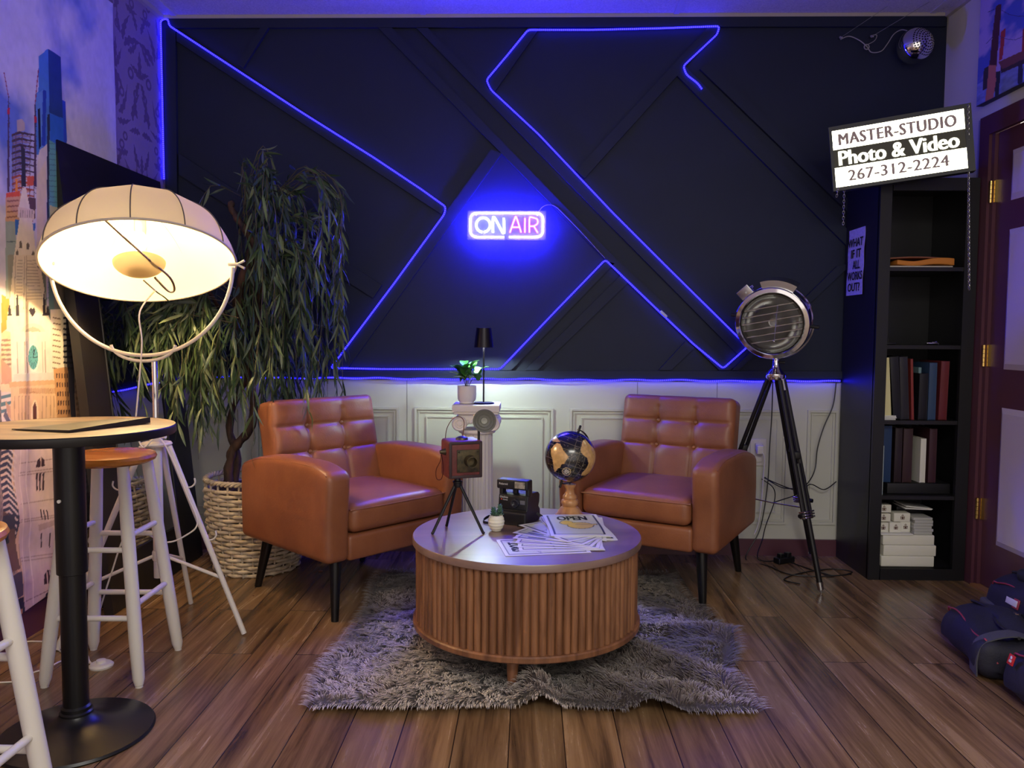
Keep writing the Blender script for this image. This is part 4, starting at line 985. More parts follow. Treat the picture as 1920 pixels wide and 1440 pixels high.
stems = [
    ([(428, 912, 3.42), (430, 870, 3.42), (440, 838, 3.43), (464, 812, 3.43), (476, 775, 3.44), (470, 730, 3.45), (456, 660, 3.45), (446, 590, 3.45), (452, 530, 3.44), (468, 485, 3.43), (474, 455, 3.42), (452, 420, 3.40), (437, 398, 3.40), (432, 378, 3.40)], [.021, .020, .019, .019, .018, .017, .019, .022, .021, .019, .016, .014, .013, .012]),
    ([(436, 912, 3.47), (446, 860, 3.48), (430, 800, 3.49), (446, 740, 3.48), (466, 700, 3.47), (474, 640, 3.46), (484, 570, 3.45), (490, 520, 3.44), (476, 478, 3.43), (468, 440, 3.43), (466, 412, 3.43)], [.016, .016, .015, .014, .014, .014, .014, .014, .015, .012, .010]),
    ([(456, 600, 3.45), (468, 560, 3.46), (476, 520, 3.47), (488, 505, 3.48), (484, 470, 3.49), (478, 430, 3.5)], [.013, .013, .012, .011, .009, .006]),
    ([(446, 650, 3.45), (425, 600, 3.36), (400, 560, 3.25), (372, 520, 3.15)], [.012, .010, .007, .004]),
]
for pts, rad in stems:
    P = smooth_path([tp(p[0], p[1], p[2] - (.10 if p[1] < 560 else .04)) for p in pts], 5); R_ = np.interp(np.linspace(0, 1, len(P)), np.linspace(0, 1, len(rad)), rad)
    R_ = [r_ * (1 + 0.13 * math.sin(i * 1.9) + 0.08 * math.sin(i * .7 + 1)) for i, r_ in enumerate(R_)]
    MB().tube([(p[0] + .002 * math.sin(i * 1.3), p[1], p[2]) for i, p in enumerate(P)], R_, 12).build('trunk', M_bark, tr)

twigs = MB(); LV = []; LF = []; LCc = []
mirx = lambda z: -1.53 - 0.095 * z + 0.05
def leaf(p, d, L, wdt, tone):
    """curved lance-shaped leaf: 5 cross sections"""
    d = Vector(d).normalized(); side = d.cross(Vector((random.uniform(-1, 1), random.uniform(-1, 1), random.uniform(-.3, .3)))).normalized(); nr = side.cross(d)
    cv = random.uniform(-.22, .22); cs = random.uniform(-.25, .25); n0 = len(LV)
    for k, (t_, q) in enumerate(((0, .15), (.22, .8), (.5, 1), (.78, .66), (1, .06))):
        c = p + d * (L * t_) + side * (cs * L * t_ * t_) + nr * (cv * L * math.sin(t_ * 2.6)) + Vector((0, 0, -.12 * L * t_ * t_))
        for s_ in (-1, 0, 1):
            v = c + side * (s_ * wdt * q) - nr * (abs(s_) * wdt * q * .25); LV.append((v[0], min(v[1], 0.255), v[2])); LCc.append(tone)
    for k in range(4):
        for s_ in range(2): a = n0 + k * 3 + s_; LF.append((a, a + 1, a + 4, a + 3))


GREENS = [S(50, 70, 42), S(62, 86, 48), S(80, 100, 60), S(58, 76, 56), S(104, 116, 78), S(46, 62, 48)]
def frond(start, azim, reach, rise, drop, nl, ll=0.085, front=False):
    s = Vector(start); P = []; h = Vector((math.cos(azim), math.sin(azim), 0)); N = 16
    wob = random.uniform(-.05, .05); wob2 = random.uniform(0, 6)
    for i in range(N):
        t_ = i / (N - 1); u_ = min(1, t_ * 2.2)
        r_ = reach * math.sin(u_ * PI / 2) ; z = rise * math.sin(min(1, t_ * 3.2) * PI / 2) - drop * max(0, (t_ - .22)) ** 1.25 / (.78 ** 1.25)
        p = s + h * r_ + Vector((-h[1], h[0], 0)) * (wob * t_ * 1.5 + .01 * math.sin(t_ * 9 + wob2)) + Vector((0, 0, z))
        P.append(p)
    Q = []
    for p in P:
        wx = min(p[0] + BX, -0.80 + .04 * random.random())
        wx = max(wx, mirx(p[2]) + random.uniform(0.0, .03)); wy = min(p[1] + BY, 3.70); wy = max(wy, 3.04 if p[2] > 0.85 else 2.9)
        Q.append(Vector((wx - BX, wy - BY, max(p[2], 0.52))))
    twigs.tube(Q, [0.0022 - 0.0014 * i / N for i in range(N)], 4)
    for j in range(nl):
        t_ = random.uniform(.12, 1.0) * (N - 1); i = min(int(t_), N - 2); f = t_ - i; p = Q[i].lerp(Q[i + 1], f); d = (Q[i + 1] - Q[i]); 
        if d.length < 1e-5: d = Vector((0, 0, -1))
        d = d.normalized() + Vector((random.uniform(-.6, .6), random.uniform(-.6, .6), random.uniform(-.75, .05)))
        if p[0] + BX < mirx(p[2]) + .06 and d[0] < 0: d[0] = abs(d[0])
        g = random.choice(GREENS); leaf(p, d, ll * random.uniform(.7, 1.3), random.uniform(.0042, .0068), g)


Z = lambda px, py, Y=3.42: Vector(tp(px, py, Y))
for i in range(60):                                  # right-hand crown, dense and hanging
    st = Z(random.uniform(455, 500), random.uniform(380, 560), random.uniform(3.38, 3.5)); az = random.gauss(-0.35, .75)
    frond(st, az, random.uniform(.08, .36), random.uniform(.05, .22), random.uniform(.40, .92), 27)
for i in range(9):                                   # outer right arcs
    st = Z(random.uniform(470, 500), random.uniform(360, 420), 3.42); frond(st, random.uniform(-.9, .1), random.uniform(.34, .42), random.uniform(.14, .2), random.uniform(.35, .75), 20)
for i in range(8):                                   # thin loops over the top
    st = Z(random.uniform(445, 490), random.uniform(370, 450), 3.42); frond(st, random.uniform(-1.6, .3), random.uniform(.06, .22), random.uniform(.20, .30), random.uniform(.25, .5), 12)
for i in range(46):                                  # left-hand mass under the lamp
    st = Z(random.uniform(350, 450), random.uniform(530, 620), random.uniform(3.05, 3.4)); az = random.gauss(3.6, .6)
    frond(st, az, (q_r := random.uniform(.02, .30)), random.uniform(.0, .08), random.uniform(.28, .60) * (1 - q_r * 1.3), 25)
for i in range(26):                                  # middle, low over the chair back
    st = Z(random.uniform(430, 520), random.uniform(560, 650), random.uniform(3.4, 3.55)); frond(st, random.uniform(-1.0, 1.2), random.uniform(.05, .30), .02, random.uniform(.30, .42), 16)
for i in range(18):                                  # low left, hanging towards the basket
    st = Z(random.uniform(350, 440), random.uniform(600, 690), random.uniform(3.1, 3.35)); frond(st, random.gauss(3.3, .8), random.uniform(.0, .06), .02, random.uniform(.18, .36), 16)
twigs.build('twigs', mat('twig', S(84, 78, 56), 0.7), tr)
me = bpy.data.meshes.new('foliage'); me.from_pydata([tuple(v) for v in LV], [], LF); me.update(); me.polygons.foreach_set('use_smooth', [True] * len(me.polygons)); setcol(me, np.array(LCc))
me.materials.append(mat('willow_leaf', (1, 1, 1), 0.45, attr=True)); o = bpy.data.objects.new('foliage', me); col.objects.link(o); o.parent = tr

# ================================================================== plaster pedestal with lamp and plant
PX, PY = -0.231, 3.52
pd = thing('pedestal', 'white plaster fluted column pedestal against the wainscot between the armchairs', 'pedestal', (PX, PY, 0))
MB().rbox((0, 0, 0.722), (0.208, 0.19, 0.032), 0.004).rbox((0, 0, 0.702), (0.196, 0.18, 0.014), 0.004).build('abacus', M_plaster, pd)
cap = MB()
cap.rbox((0, 0, 0.675), (0.16, 0.15, 0.045), 0.012)
for s in (-1, 1):
    cap.M = Matrix.Translation((s * 0.072, 0, 0.655)) @ basis((0, 1, 0))
    cap.lathe([(0.0001, -0.088), (0.010, -0.088), (0.012, -0.082), (0.018, -0.086), (0.022, -0.082), (0.030, -0.088), (0.034, -0.08), (0.026, -0.03), (0.024, 0), (0.026, 0.03), (0.034, 0.08), (0.0001, 0.085)], 28)
cap.M = Matrix.Identity(4); cap.torus((0, 0, 0.615), 0.074, 0.010, 40, 8)
for i in range(9): cap.sphere((-0.048 + i * 0.012, -0.078, 0.662), 0.0065, 10, 8, (1, .6, 1.5))
cap.build('capital', M_plaster, pd)
NF = 20; mb = MB(); mb.lathe([(0.076, 0.07), (0.074, 0.10), (0.070, 0.60), (0.073, 0.615)], NF * 8, mod=lambda a, i: 1 - 0.085 * max(0, math.sin(a * NF)) ** .6 if i in (1, 2) else 1); mb.build('shaft', M_plaster, pd, angle=1.0)
MB().rbox((0, 0, 0.02), (0.20, 0.20, 0.04), 0.004).lathe([(0.098, 0.04), (0.102, 0.05), (0.096, 0.06), (0.084, 0.066), (0.08, 0.075)], 40).build('foot', M_plaster, pd)
tl = thing('table_lamp', 'slim black table lamp standing on the plaster pedestal', 'lamp', (-0.201, 3.50, 0.7385))
M_bz = mat('dark_bronze', S(30, 26, 34), 0.3, 0.6)
MB().lathe([(0.0001, 0), (0.047, 0), (0.048, 0.003), (0.045, 0.006), (0.006, 0.008)], 40).build('base', M_bz, tl)
MB().rod((0, 0, 0.006), (0, 0, 0.262), 0.0038, seg=12).build('pole', M_bz, tl)
MB().lathe([(0.043, 0.250), (0.033, 0.336), (0.0001, 0.338)], 40, caps=False).lathe([(0.0001, 0.334), (0.031, 0.332), (0.0415, 0.250), (0.043, 0.250)], 40, caps=False).build('shade', M_bz, tl)
MB().lathe([(0.0001, 0.262), (0.024, 0.262), (0.024, 0.270), (0.0001, 0.272)], 24).build('led_disc', emis('cool_white', (0.80, 1.0, 0.86), 14), tl)
bl = lamp('led_light', 'SPOT', (0, 0, 0.258), (0.80, 1.0, 0.86), 17, 0.012, spot=math.radians(158), blend=0.25); bl.parent = tl
pp_ = thing('potted_plant', 'small green leafy plant in a white pot on the plaster pedestal', 'potted plant', (-0.275, 3.49, 0.7385))
MB().lathe([(0.0001, 0), (0.028, 0), (0.034, 0.004), (0.033, 0.010), (0.040, 0.02), (0.042, 0.04), (0.042, 0.080), (0.039, 0.080), (0.038, 0.07), (0.0001, 0.069)], 40).build('pot', mat('ceramic_white', S(226, 220, 214), 0.35), pp_)
M_lf = mat('glossy_leaf', S(70, 128, 52), 0.35, noise=(S(46, 96, 44), 20, (1, 1, 1)))
mb = MB(); lv = MB()
def oval(mb, p, d, up, L, W):
    d = Vector(d).normalized(); s = d.cross(Vector(up)).normalized(); n = s.cross(d); V = []; Fc = []
    for i, t_ in enumerate(np.linspace(0, 1, 8)):
        wq = W * (math.sin(PI * min(1, t_ * .96 + .04)) ** .7) if 0 < i < 7 else W * .06
        for k in (-1, -.5, 0, .5, 1):
            q = Vector(p) + d * (L * t_) + s * (k * wq) + n * (0.10 * L * math.sin(t_ * 3) + abs(k) * wq * .3); V.append(tuple(q))
    for i in range(7):
        for k in range(4): a = i * 5 + k; Fc.append((a, a + 1, a + 6, a + 5))
    mb.add(V, Fc)
random.seed(21)
for i in range(7):
    a = i * 2.4; h = random.uniform(.03, .075) + .03; tip = Vector((.030 * math.cos(a) + (.02 if i in (0, 4) else -.008), .02 * math.sin(a), .07 + h)); mb.tube(smooth_path([(0.006 * math.cos(a), .006 * math.sin(a), .068), (tip[0] * .4, tip[1] * .4, .068 + h * .5), tuple(tip)], 4), .0016, 6)
    for j in range(4):
        b = a + j * 1.6 + random.uniform(-.3, .3); dv = Vector((math.cos(b), math.sin(b) * .7, random.uniform(.1, .8))); oval(lv, tip - Vector((0, 0, .012 * j)), dv, (0, 0, 1), random.uniform(.046, .066), random.uniform(.017, .025))
mb.build('stem', mat('plant_stem', S(70, 70, 40), .6), pp_); lv.build('leaves', M_lf, pp_)

# ================================================================== things on the coffee table
random.seed(5)
M_red = mat('worn_red_leather', S(112, 44, 40), 0.5, noise=(S(70, 28, 28), 14, (1, 1, 1)), bump=(80, 0.4))
M_agedbrass = mat('aged_brass', S(96, 84, 62), 0.45, 0.8, noise=(S(60, 58, 48), 40, (1, 1, 1)))
hub = aY(858, 903, 2.585)
vc = thing('camera_ornament', 'antique red box camera ornament with flash dish on a black tripod', 'ornament camera', (hub[0], hub[1], TZ))
hz_ = hub[2] - TZ
F3 = [Vector((-.312 - hub[0], 2.542 - hub[1], 0.003)), Vector((-.146 - hub[0], 2.553 - hub[1], 0.003)), Vector((-.277 - hub[0], 2.650 - hub[1], 0.003))]
for f in F3:
    d = Vector((f[0], f[1], 0)).normalized(); a = Vector((0, 0, hz_ - .008)) + d * .008
    MB().tube([a, f], [0.0052, 0.0048], 10).sphere(f + Vector((0, 0, .002)), .0052, 10, 8).build('leg', M_blackm, vc)
MB().lathe([(0.0125, hz_ - .018), (0.0145, hz_ - .014), (0.0145, hz_ - .004), (0.0165, hz_ - .002), (0.0165, hz_ + .002), (0.011, hz_ + .004), (0.009, hz_ + .018)], 24).build('tripod_head', M_blackm, vc)
RV = Matrix.Translation((0.013, 0, hz_ + 0.080)) @ Matrix.Rotation(math.radians(21), 4, 'Z')
b = MB().at(RV).rbox((0, 0, 0), (0.116, 0.098, 0.124), 0.010, 4, 2).build('body', M_red, vc)
mb = MB().at(RV)
for s in (-1, 1): mb.rbox((s * 0.051, -0.0492, 0), (0.010, 0.004, 0.118), 0.002); mb.rbox((0, -0.0492, s * 0.055), (0.110, 0.004, 0.010), 0.002)
mb.build('front_edging', mat('dark_edging', S(46, 26, 30), .5), b)
MB().at(RV).rbox((0.008, -0.0505, -0.004), (0.076, 0.004, 0.074), 0.002).build('lens_plate', M_agedbrass, b)
for s in (-1, 1):
    for k in (-1, 1): MB().at(RV).sphere((0.008 + s * .032, -0.0525, -.004 + k * .031), .0028, 8, 6).build('screw', M_agedbrass, b)
mb = MB(); mb.M = RV @ Matrix.Translation((0.012, -0.052, -0.003)) @ basis((0, -1, 0)); mb.lathe([(0.019, 0), (0.0185, 0.034), (0.0155, 0.034), (0.0150, 0.006), (0.0001, 0.005)], 28, caps=False); mb.build('lens_tube', M_agedbrass, b)
mb = MB(); mb.M = RV; mb.lathe([(0.0001, 0.062), (0.021, 0.062), (0.019, 0.068), (0.010, 0.073), (0.0001, 0.074)], 24, (-0.002, -0.01, 0)); mb.build('top_knob', M_agedbrass, b)
mb = MB().at(RV); mb.tube(smooth_path([(-0.046, 0.035, 0.058), (-0.042, 0.03, 0.095), (-0.026, 0.015, 0.128), (-0.006, 0.0, 0.136), (0.006, -0.008, 0.118), (0.001, -0.01, 0.074)], 5), .0013, 6); mb.build('wire_handle', mat('copper_wire', S(90, 46, 40), .35, .8), vc)
mb = MB(); mb.M = RV @ Matrix.Translation((-0.058, -0.01, 0.024)) @ basis((-1, 0, 0)); mb.lathe([(0.012, 0), (0.009, .006), (0.006, .018), (0.0001, .019)], 16); mb.build('side_knob', M_agedbrass, vc)
mb = MB().at(RV); mb.tube(smooth_path([(-0.072, -0.01, 0.022), (-0.074, -0.008, -0.005), (-0.086, 0.0, -0.035), (-0.084, 0.002, -0.066), (-0.070, -0.004, -0.066), (-0.064, -0.008, -0.035), (-0.068, -0.01, 0.0), (-0.072, -0.01, 0.018)], 5), .0012, 6); mb.build('side_loop', mat('copper_wire', S(90, 46, 40), .35, .8), vc)
MB().at(RV).rod((0.050, -0.03, 0.04), (0.050, -0.03, 0.103), 0.0042).build('flash_stem', M_blackm, vc)
c_ = Vector(aY(908, 789, 2.55)) - Vector((hub[0], hub[1], TZ)); mb = MB(); mb.M = Matrix.Translation(c_) @ basis((0.12, -1, 0.08))
mb.lathe([(0.0001, 0.000), (0.010, 0.001), (0.012, 0.003), (0.013, 0.000), (0.019, 0.003), (0.021, 0.006), (0.0215, 0.003), (0.028, 0.008), (0.030, 0.011), (0.031, 0.008), (0.0375, 0.015), (0.0382, 0.014), (0.034, 0.002), (0.02, -0.006), (0.0001, -0.008)], 40, caps=False); mb.build('flash_dish', mat('dull_tin', S(136, 136, 128), 0.5, 0.45), vc)

# instant camera
ip = thing('instant_camera', 'black folding instant camera with neck strap on the coffee table', 'camera', (-0.035, 2.735, TZ), math.radians(-24))
M_cam = mat('camera_black', S(20, 20, 23), 0.5)
def xz_prism(mb, poly, x0, x1):
    """poly of (y,z) extruded along x"""
    n = len(poly); V = [(x0, y, z) for y, z in poly] + [(x1, y, z) for y, z in poly]
    ar = sum(poly[i][0] * poly[(i + 1) % n][1] - poly[(i + 1) % n][0] * poly[i][1] for i in range(n)); Fc = [tuple(range(n - 1, -1, -1)), tuple(range(n, 2 * n))] + [(i, (i + 1) % n, n + (i + 1) % n, n + i) for i in range(n)]
    if ar < 0: Fc = [f[::-1] for f in Fc]
    return mb.add(V, Fc)
b = xz_prism(MB(), [(-.062, 0), (.060, 0), (.068, .012), (.066, .040), (.052, .052), (.060, .066), (.062, .092), (.050, .102), (-.020, .108), (-.040, .100), (-.046, .050), (-.062, .044)], -.056, .056).build('body', M_cam, ip, smooth=False)
bv = b.modifiers.new('bevel', 'BEVEL'); bv.width = 0.003; bv.segments = 2; bv.limit_method = 'ANGLE'
MB().span((-.050, -.0625, .008), (.050, -.061, .038)).build('film_door', M_blackp, b, smooth=False)
tl_ = Matrix.Translation((0, -.0435, .075)) @ Matrix.Rotation(math.radians(-5), 4, 'X')
MB().at(tl_).rbox((0, -.001, 0), (.104, .004, .046), .002).build('front_panel', M_blackp, b)
mb = MB(); mb.M = tl_ @ Matrix.Translation((.012, -.002, .0)) @ basis((0, -1, 0)); mb.lathe([(.0001, .003), (.009, .003), (.010, .012), (.014, .012), (.016, 0)], 28, caps=False); mb.build('lens', mat('lens_glass', (.02, .02, .03), .08, coat=1), b)
mb = MB(); mb.M = tl_ @ Matrix.Translation((.038, -.004, .004)); mb.rbox((0, 0, 0), (.018, .003, .014), .001); mb.build('viewfinder', mat('grey_glass', S(96, 96, 104), .1), b)
MB().at(tl_).sphere((-.042, -.004, .010), .0025, 10, 8, (1, .4, 1)).build('red_dot', mat('red_dot', S(190, 60, 40), .4), b)
M_wht = mat('print_white', S(200, 200, 206), .6)
MB().at(tl_).text('OneStep', (-.048, -.0034, .013), (1, 0, 0), (0, 0, 1), width=.03, depth=.0004).build('lettering', M_wht, b, smooth=False)
MB().at(tl_).text('Closeup', (-.037, -.0034, .006), (1, 0, 0), (0, 0, 1), width=.018, depth=.0004).build('lettering', M_wht, b, smooth=False)
fh = MB().rbox((0, -.030, .139), (.118, .044, .034), .006, 3).build('flash_bar', M_cam, ip)
for s in (-1, 1): MB().rbox((s * .050, -.020, .112), (.014, .030, .036), .004).build('hinge_arm', M_cam, fh)
MB().rbox((0, -.020, .112), (.016, .016, .03), .003).build('hinge_arm', M_cam, fh)
MB().rbox((.030, -.0525, .139), (.038, .003, .023), .0012).build('flash_window', mat('flash_glass', S(170, 162, 150), .12, noise=(S(90, 84, 80), 60, (1, 1, 1))), fh)
MB().text('Polaroid', (-.048, -.0525, .137), (1, 0, 0), (0, 0, 1), width=.032, depth=.0004).build('lettering', M_wht, fh, smooth=False)
def ribbon(P, w_, th, up=(0, 0, 1)):
    mb = MB(); V = []; n = len(P); P = [Vector(p) for p in P]
    for i in range(n):
        u_ = Vector(up[i]) if hasattr(up[0], '__len__') else Vector(up); t_ = (P[min(i + 1, n - 1)] - P[max(i - 1, 0)]).normalized(); nr = t_.cross(u_).normalized(); u2 = nr.cross(t_)
        for a, b in ((-1, -1), (1, -1), (1, 1), (-1, 1)): V.append(tuple(P[i] + u2 * (a * w_ / 2) + nr * (b * th / 2)))
    Fc = [(3, 2, 1, 0), tuple(4 * (n - 1) + k for k in range(4))]
    for i in range(n - 1):
        for k in range(4): Fc.append((4 * i + k, 4 * i + (k + 1) % 4, 4 * i + 4 + (k + 1) % 4, 4 * i + 4 + k))
    return mb.add(V, Fc)
ribbon(smooth_path([(-.056, 0, .045), (-.075, -.02, .028), (-.102, -.050, .012), (-.095, -.080, .006), (-.060, -.085, .006), (-.03, -.078, .006)], 5), .009, .0016).build('strap', M_blackp, ip)
ribbon(smooth_path([(.058, .03, .030), (.085, .040, .012), (.108, .03, .007), (.105, .0, .007), (.075, -.03, .006), (.03, -.072, .006)], 5), .009, .0016).build('strap', M_blackp, ip)

# little succulent
sc_ = thing('succulent_pot', 'tiny succulent in a ribbed white pot on the coffee table', 'potted plant', (-.106, 2.600, TZ))
MB().lathe([(0.0001, 0), (.012, 0)] + [(.0275 * math.sin(min(2.25, .55 + t_ * 1.75)) * (1 + .022 * math.cos(t_ * 31)), .054 * t_) for t_ in np.linspace(.03, 1, 40)] + [(.020, .054), (.019, .047), (.0001, .046)], 40).build('pot', mat('cream_ceramic', S(226, 222, 204), .5), sc_)
MB().lathe([(0.0001, .0475), (.019, .0475)], 20).build('soil', mat('bark_chips', S(74, 52, 42), .9), sc_)
M_suc = mat('succulent_green', S(86, 122, 92), .55, noise=(S(60, 96, 76), 60, (1, 1, 1)))
for cx, cy, hh in ((-.009, 0, .022), (.012, .003, .032)):
    mb = MB(); mb.rod((cx * .5, cy, .046), (cx, cy, .048 + hh), .002)
    for j in range(26):
        a = j * 2.4; z = .050 + hh * (j / 26) + .004; r_ = .011 * (1 - .55 * j / 26); d = Vector((math.cos(a), math.sin(a), .35 + j / 26)).normalized(); mb.M = Matrix.Translation((cx + d[0] * r_ * .6, cy + d[1] * r_ * .6, z)) @ basis(d); mb.sphere((0, 0, .003), .0036, 8, 6, (1, .55, 1.5))
    mb.M = Matrix.Identity(4); mb.build('rosette', M_suc, sc_)

# globe
gx0, gy0 = .150, 2.815
gl = thing('desk_globe', 'black and gold desk globe on a turned wooden stand', 'globe', (gx0, gy0, TZ))
MB().lathe([(0.0001, 0), (.052, 0), (.054, .004), (.052, .010), (.049, .012), (.046, .014), (.034, .034), (.029, .038), (.026, .040), (.028, .044), (.032, .052), (.030, .062), (.024, .066), (.026, .070), (.025, .078), (.019, .084), (.016, .092), (.0155, .104), (.022, .114), (.022, .119), (.0001, .120)], 48).build('stand', wood('turned_wood', S(150, 100, 62), S(196, 146, 96), .3, axis=2), gl, angle=1.0)
gc = Vector(aY(1069, 856, gy0)) - Vector((gx0, gy0, TZ)); GR = .0915
MB().rod((gc[0] * .6, 0, .118), (gc[0] * .6, 0.0, gc[2] - GR - .006), .0035).build('rod', M_blackm, gl)
nu, nv = 260, 150; th = np.linspace(0, 2 * PI, nu, endpoint=False); ph = np.linspace(-PI / 2 + .001, PI / 2 - .001, nv); T_, P_ = np.meshgrid(th, ph, indexing='ij')
ax_ = Vector((.33, 0.08, 1)).normalized(); Bm = np.array(basis(ax_))[:3, :3]
L3 = np.stack([np.cos(P_) * np.cos(T_), np.cos(P_) * np.sin(T_), np.sin(P_)], -1).reshape(-1, 3); W3 = L3 @ Bm.T
vd = np.array([gx0 + gc[0], gy0 + gc[1], 0]) - np.array([0, 0, 0]); vd = vd / np.linalg.norm(vd); rt = np.array([vd[1], -vd[0], 0])
U_ = 452 + 322 * (W3 @ rt); V_ = 497 - 322 * W3[:, 2]; frt = (W3 @ vd) < 0.05
C = np.tile(np.array(S(20, 20, 26)), (len(U_), 1)); gnz = fbm(T_.ravel() * 9, P_.ravel() * 9, 3, 3)
gold = np.array(S(206, 164, 104)); 
grat = ((np.abs((T_.ravel() * 12 / PI) % 1 - .5) > .475) | (np.abs((P_.ravel() * 12 / PI) % 1 - .5) > .47)); C[grat] = np.array(S(96, 88, 76))
lab_ = (vnoise(T_.ravel() * 60, P_.ravel() * 110, 4) > .80) & (vnoise(T_.ravel() * 7, P_.ravel() * 22, 14) > .6); C[lab_] = np.array(S(140, 128, 112))
Uf = np.where(frt, U_, -9999)
for poly in ([(285, 300), (330, 310), (350, 345), (375, 385), (437, 455), (400, 500), (380, 540), (350, 545), (330, 590), (300, 610), (285, 640), (265, 665), (250, 620), (245, 560), (235, 500), (215, 440), (212, 380), (250, 330)],
             [(605, 270), (640, 262), (690, 320), (740, 370), (770, 440), (775, 520), (745, 600), (690, 680), (640, 705), (590, 700), (600, 660), (650, 610), (680, 540), (660, 470), (620, 440), (580, 395), (590, 330)],
             [(240, 240), (290, 250), (330, 285), (280, 290), (230, 290), (200, 270)], [(350, 770), (420, 765), (470, 800), (430, 822), (370, 800)]):
    k = inpoly(Uf, V_, poly); C[k] = gold * (0.62 + .6 * gnz[k, None])
bk_ = (~frt) & (gnz > .55); C[bk_] = gold * .7
d = np.hypot(Uf - 410, V_ - 640); k = (d < 54) & (d > 44); C[k] = np.array(S(190, 166, 120)); k = (d < 34) & (np.cos(8 * np.arctan2(V_ - 640, Uf - 410)) > -.2); C[k] = np.array(S(216, 206, 180))
W_pts = W3 * GR + np.array(gc); Fc = []
for i in range(nu):
    i2 = (i + 1) % nu
    for j in range(nv - 1): Fc.append((i * nv + j, i2 * nv + j, i2 * nv + j + 1, i * nv + j + 1))
me = bpy.data.meshes.new('sphere'); me.from_pydata(W_pts.tolist(), [], Fc); me.update(); me.polygons.foreach_set('use_smooth', [True] * len(me.polygons)); setcol(me, C)
me.materials.append(mat('globe_gloss', (1, 1, 1), .22, attr=True, coat=.6)); o = bpy.data.objects.new('sphere', me); col.objects.link(o); o.parent = gl
side = ax_.cross(Vector((0, 1, 0))).normalized() * 0.72 + Vector((0, .69, 0)); side = (side - ax_ * side.dot(ax_)).normalized()
if side[0] < 0: side = -side
if side[1] < 0: side = Vector((side[0], -side[1], side[2])); side = (side - ax_ * side.dot(ax_)).normalized()
am = [gc + ax_ * ((GR + .009) * math.cos(a)) + side * ((GR + .009) * math.sin(a)) for a in np.linspace(-.05, PI + .05, 40)]
nrm_ = ax_.cross(side)
ribbon(am, .009, .003, up=nrm_).build('meridian_arm', M_blackm, gl)
for s in (-1, 1): MB().rod(gc + ax_ * s * (GR - .004), gc + ax_ * s * (GR + .02), .0045).sphere(gc + ax_ * s * (GR + .022), .005, 10, 8).build('axis_knob', M_blackm, gl)

# fanned magazines
def printed_sheet(label, c, deg, z, title=None, art=None, curl=0.0, thick=.0012):
    Wp, Hp = .19, .262; n = 14; V = []; Fc = []
    t = thing('magazine', label, 'magazine', (c[0], c[1], z), math.radians(deg), 'fanned magazines on the coffee table')
    gx_, gy_ = np.meshgrid(np.linspace(-Wp / 2, Wp / 2, 60), np.linspace(-Hp / 2, Hp / 2, 80), indexing='ij'); x = gx_.ravel(); y = gy_.ravel()
    zc = lambda x, y: curl * (np.clip((y + Hp * .1) / -(Hp * .4), 0, 1) ** 2 * .03 + np.clip((x - .02) / (Wp / 2), 0, 1) ** 2 * np.clip(-(y) / (Hp / 2), 0, 1) * .018)
    C = np.tile(np.array(S(226, 224, 226)), (len(x), 1)); bx = Wp / 2 - np.abs(x); by = Hp / 2 - np.abs(y); e = np.minimum(bx, by)
    C[(e > .012) & (e < .0165)] = np.array(S(30, 30, 64)); ins = e > .0165; C[ins] = np.array(S(206, 210, 196))
    if art == 'bird':
        X, Y = x / Wp, y / Hp
        body = (((X - .08) / .22) ** 2 + ((Y + .10) / .15) ** 2 < 1) | (((X + .14) / .11) ** 2 + ((Y - .04) / .10) ** 2 < 1); edge_ = ((((X - .08) / .24) ** 2 + ((Y + .10) / .165) ** 2 < 1) | (((X + .14) / .125) ** 2 + ((Y - .04) / .115) ** 2 < 1)); tail = inpoly(X, Y, [(.28, -.04), (.40, -.02), (.39, -.09), (.28, -.10)])
        C[(edge_ | tail) & ins] = np.array(S(60, 50, 40)); C[(body | inpoly(X, Y, [(.28, -.05), (.38, -.03), (.37, -.08), (.28, -.09)])) & ins] = np.array(S(232, 200, 96)); C[(np.abs(Y + .05 + .1 * (X - .1)) < .006) & (X > .0) & (X < .25)] = np.array(S(120, 96, 50))
    elif art == 'lines':
        C[ins & (np.abs(y - .05 - .4 * x) < .0015) | (ins & (np.abs(y + .3 * x) < .0015))] = np.array(S(120, 120, 150)); 
    elif art == 'bars': C[ins & (y > .03) & (y < .09) & (np.sin(x * 260) > .1)] = np.array(S(50, 50, 90))
    top = np.stack([x, y, thick + zc(x, y)], 1); bot = np.stack([x, y, zc(x, y)], 1); N = len(x); Fg = grid_faces(60, 80)
    idx = np.arange(N).reshape(60, 80); rim = list(idx[:, 0]) + list(idx[-1, 1:]) + list(idx[-2::-1, -1]) + list(idx[0, -2:0:-1]); rf = [(int(a), int(a) + N, int(b) + N, int(b)) for a, b in zip(rim, rim[1:] + rim[:1])]
    me = bpy.data.meshes.new('sheets'); me.from_pydata(np.concatenate([top, bot]).tolist(), [], Fg + [tuple(q + N for q in f[::-1]) for f in Fg] + rf); me.update(); setcol(me, np.concatenate([C, np.tile(np.array(S(190, 190, 190)), (N, 1))])); me.materials.append(mat('glossy_paper', (1, 1, 1), .35, attr=True))
    o = bpy.data.objects.new('pages', me); col.objects.link(o); o.parent = t
    if title: tb = MB(); [tb.text(title, (-.052 + .0012 * q, .046, thick + .0002 + .0001 * q), (1, 0, 0), (0, 1, 0), width=.100, height=.056, depth=.0003) for q in range(4)]; tb.build('title', M_ink, t, smooth=False)
    return t
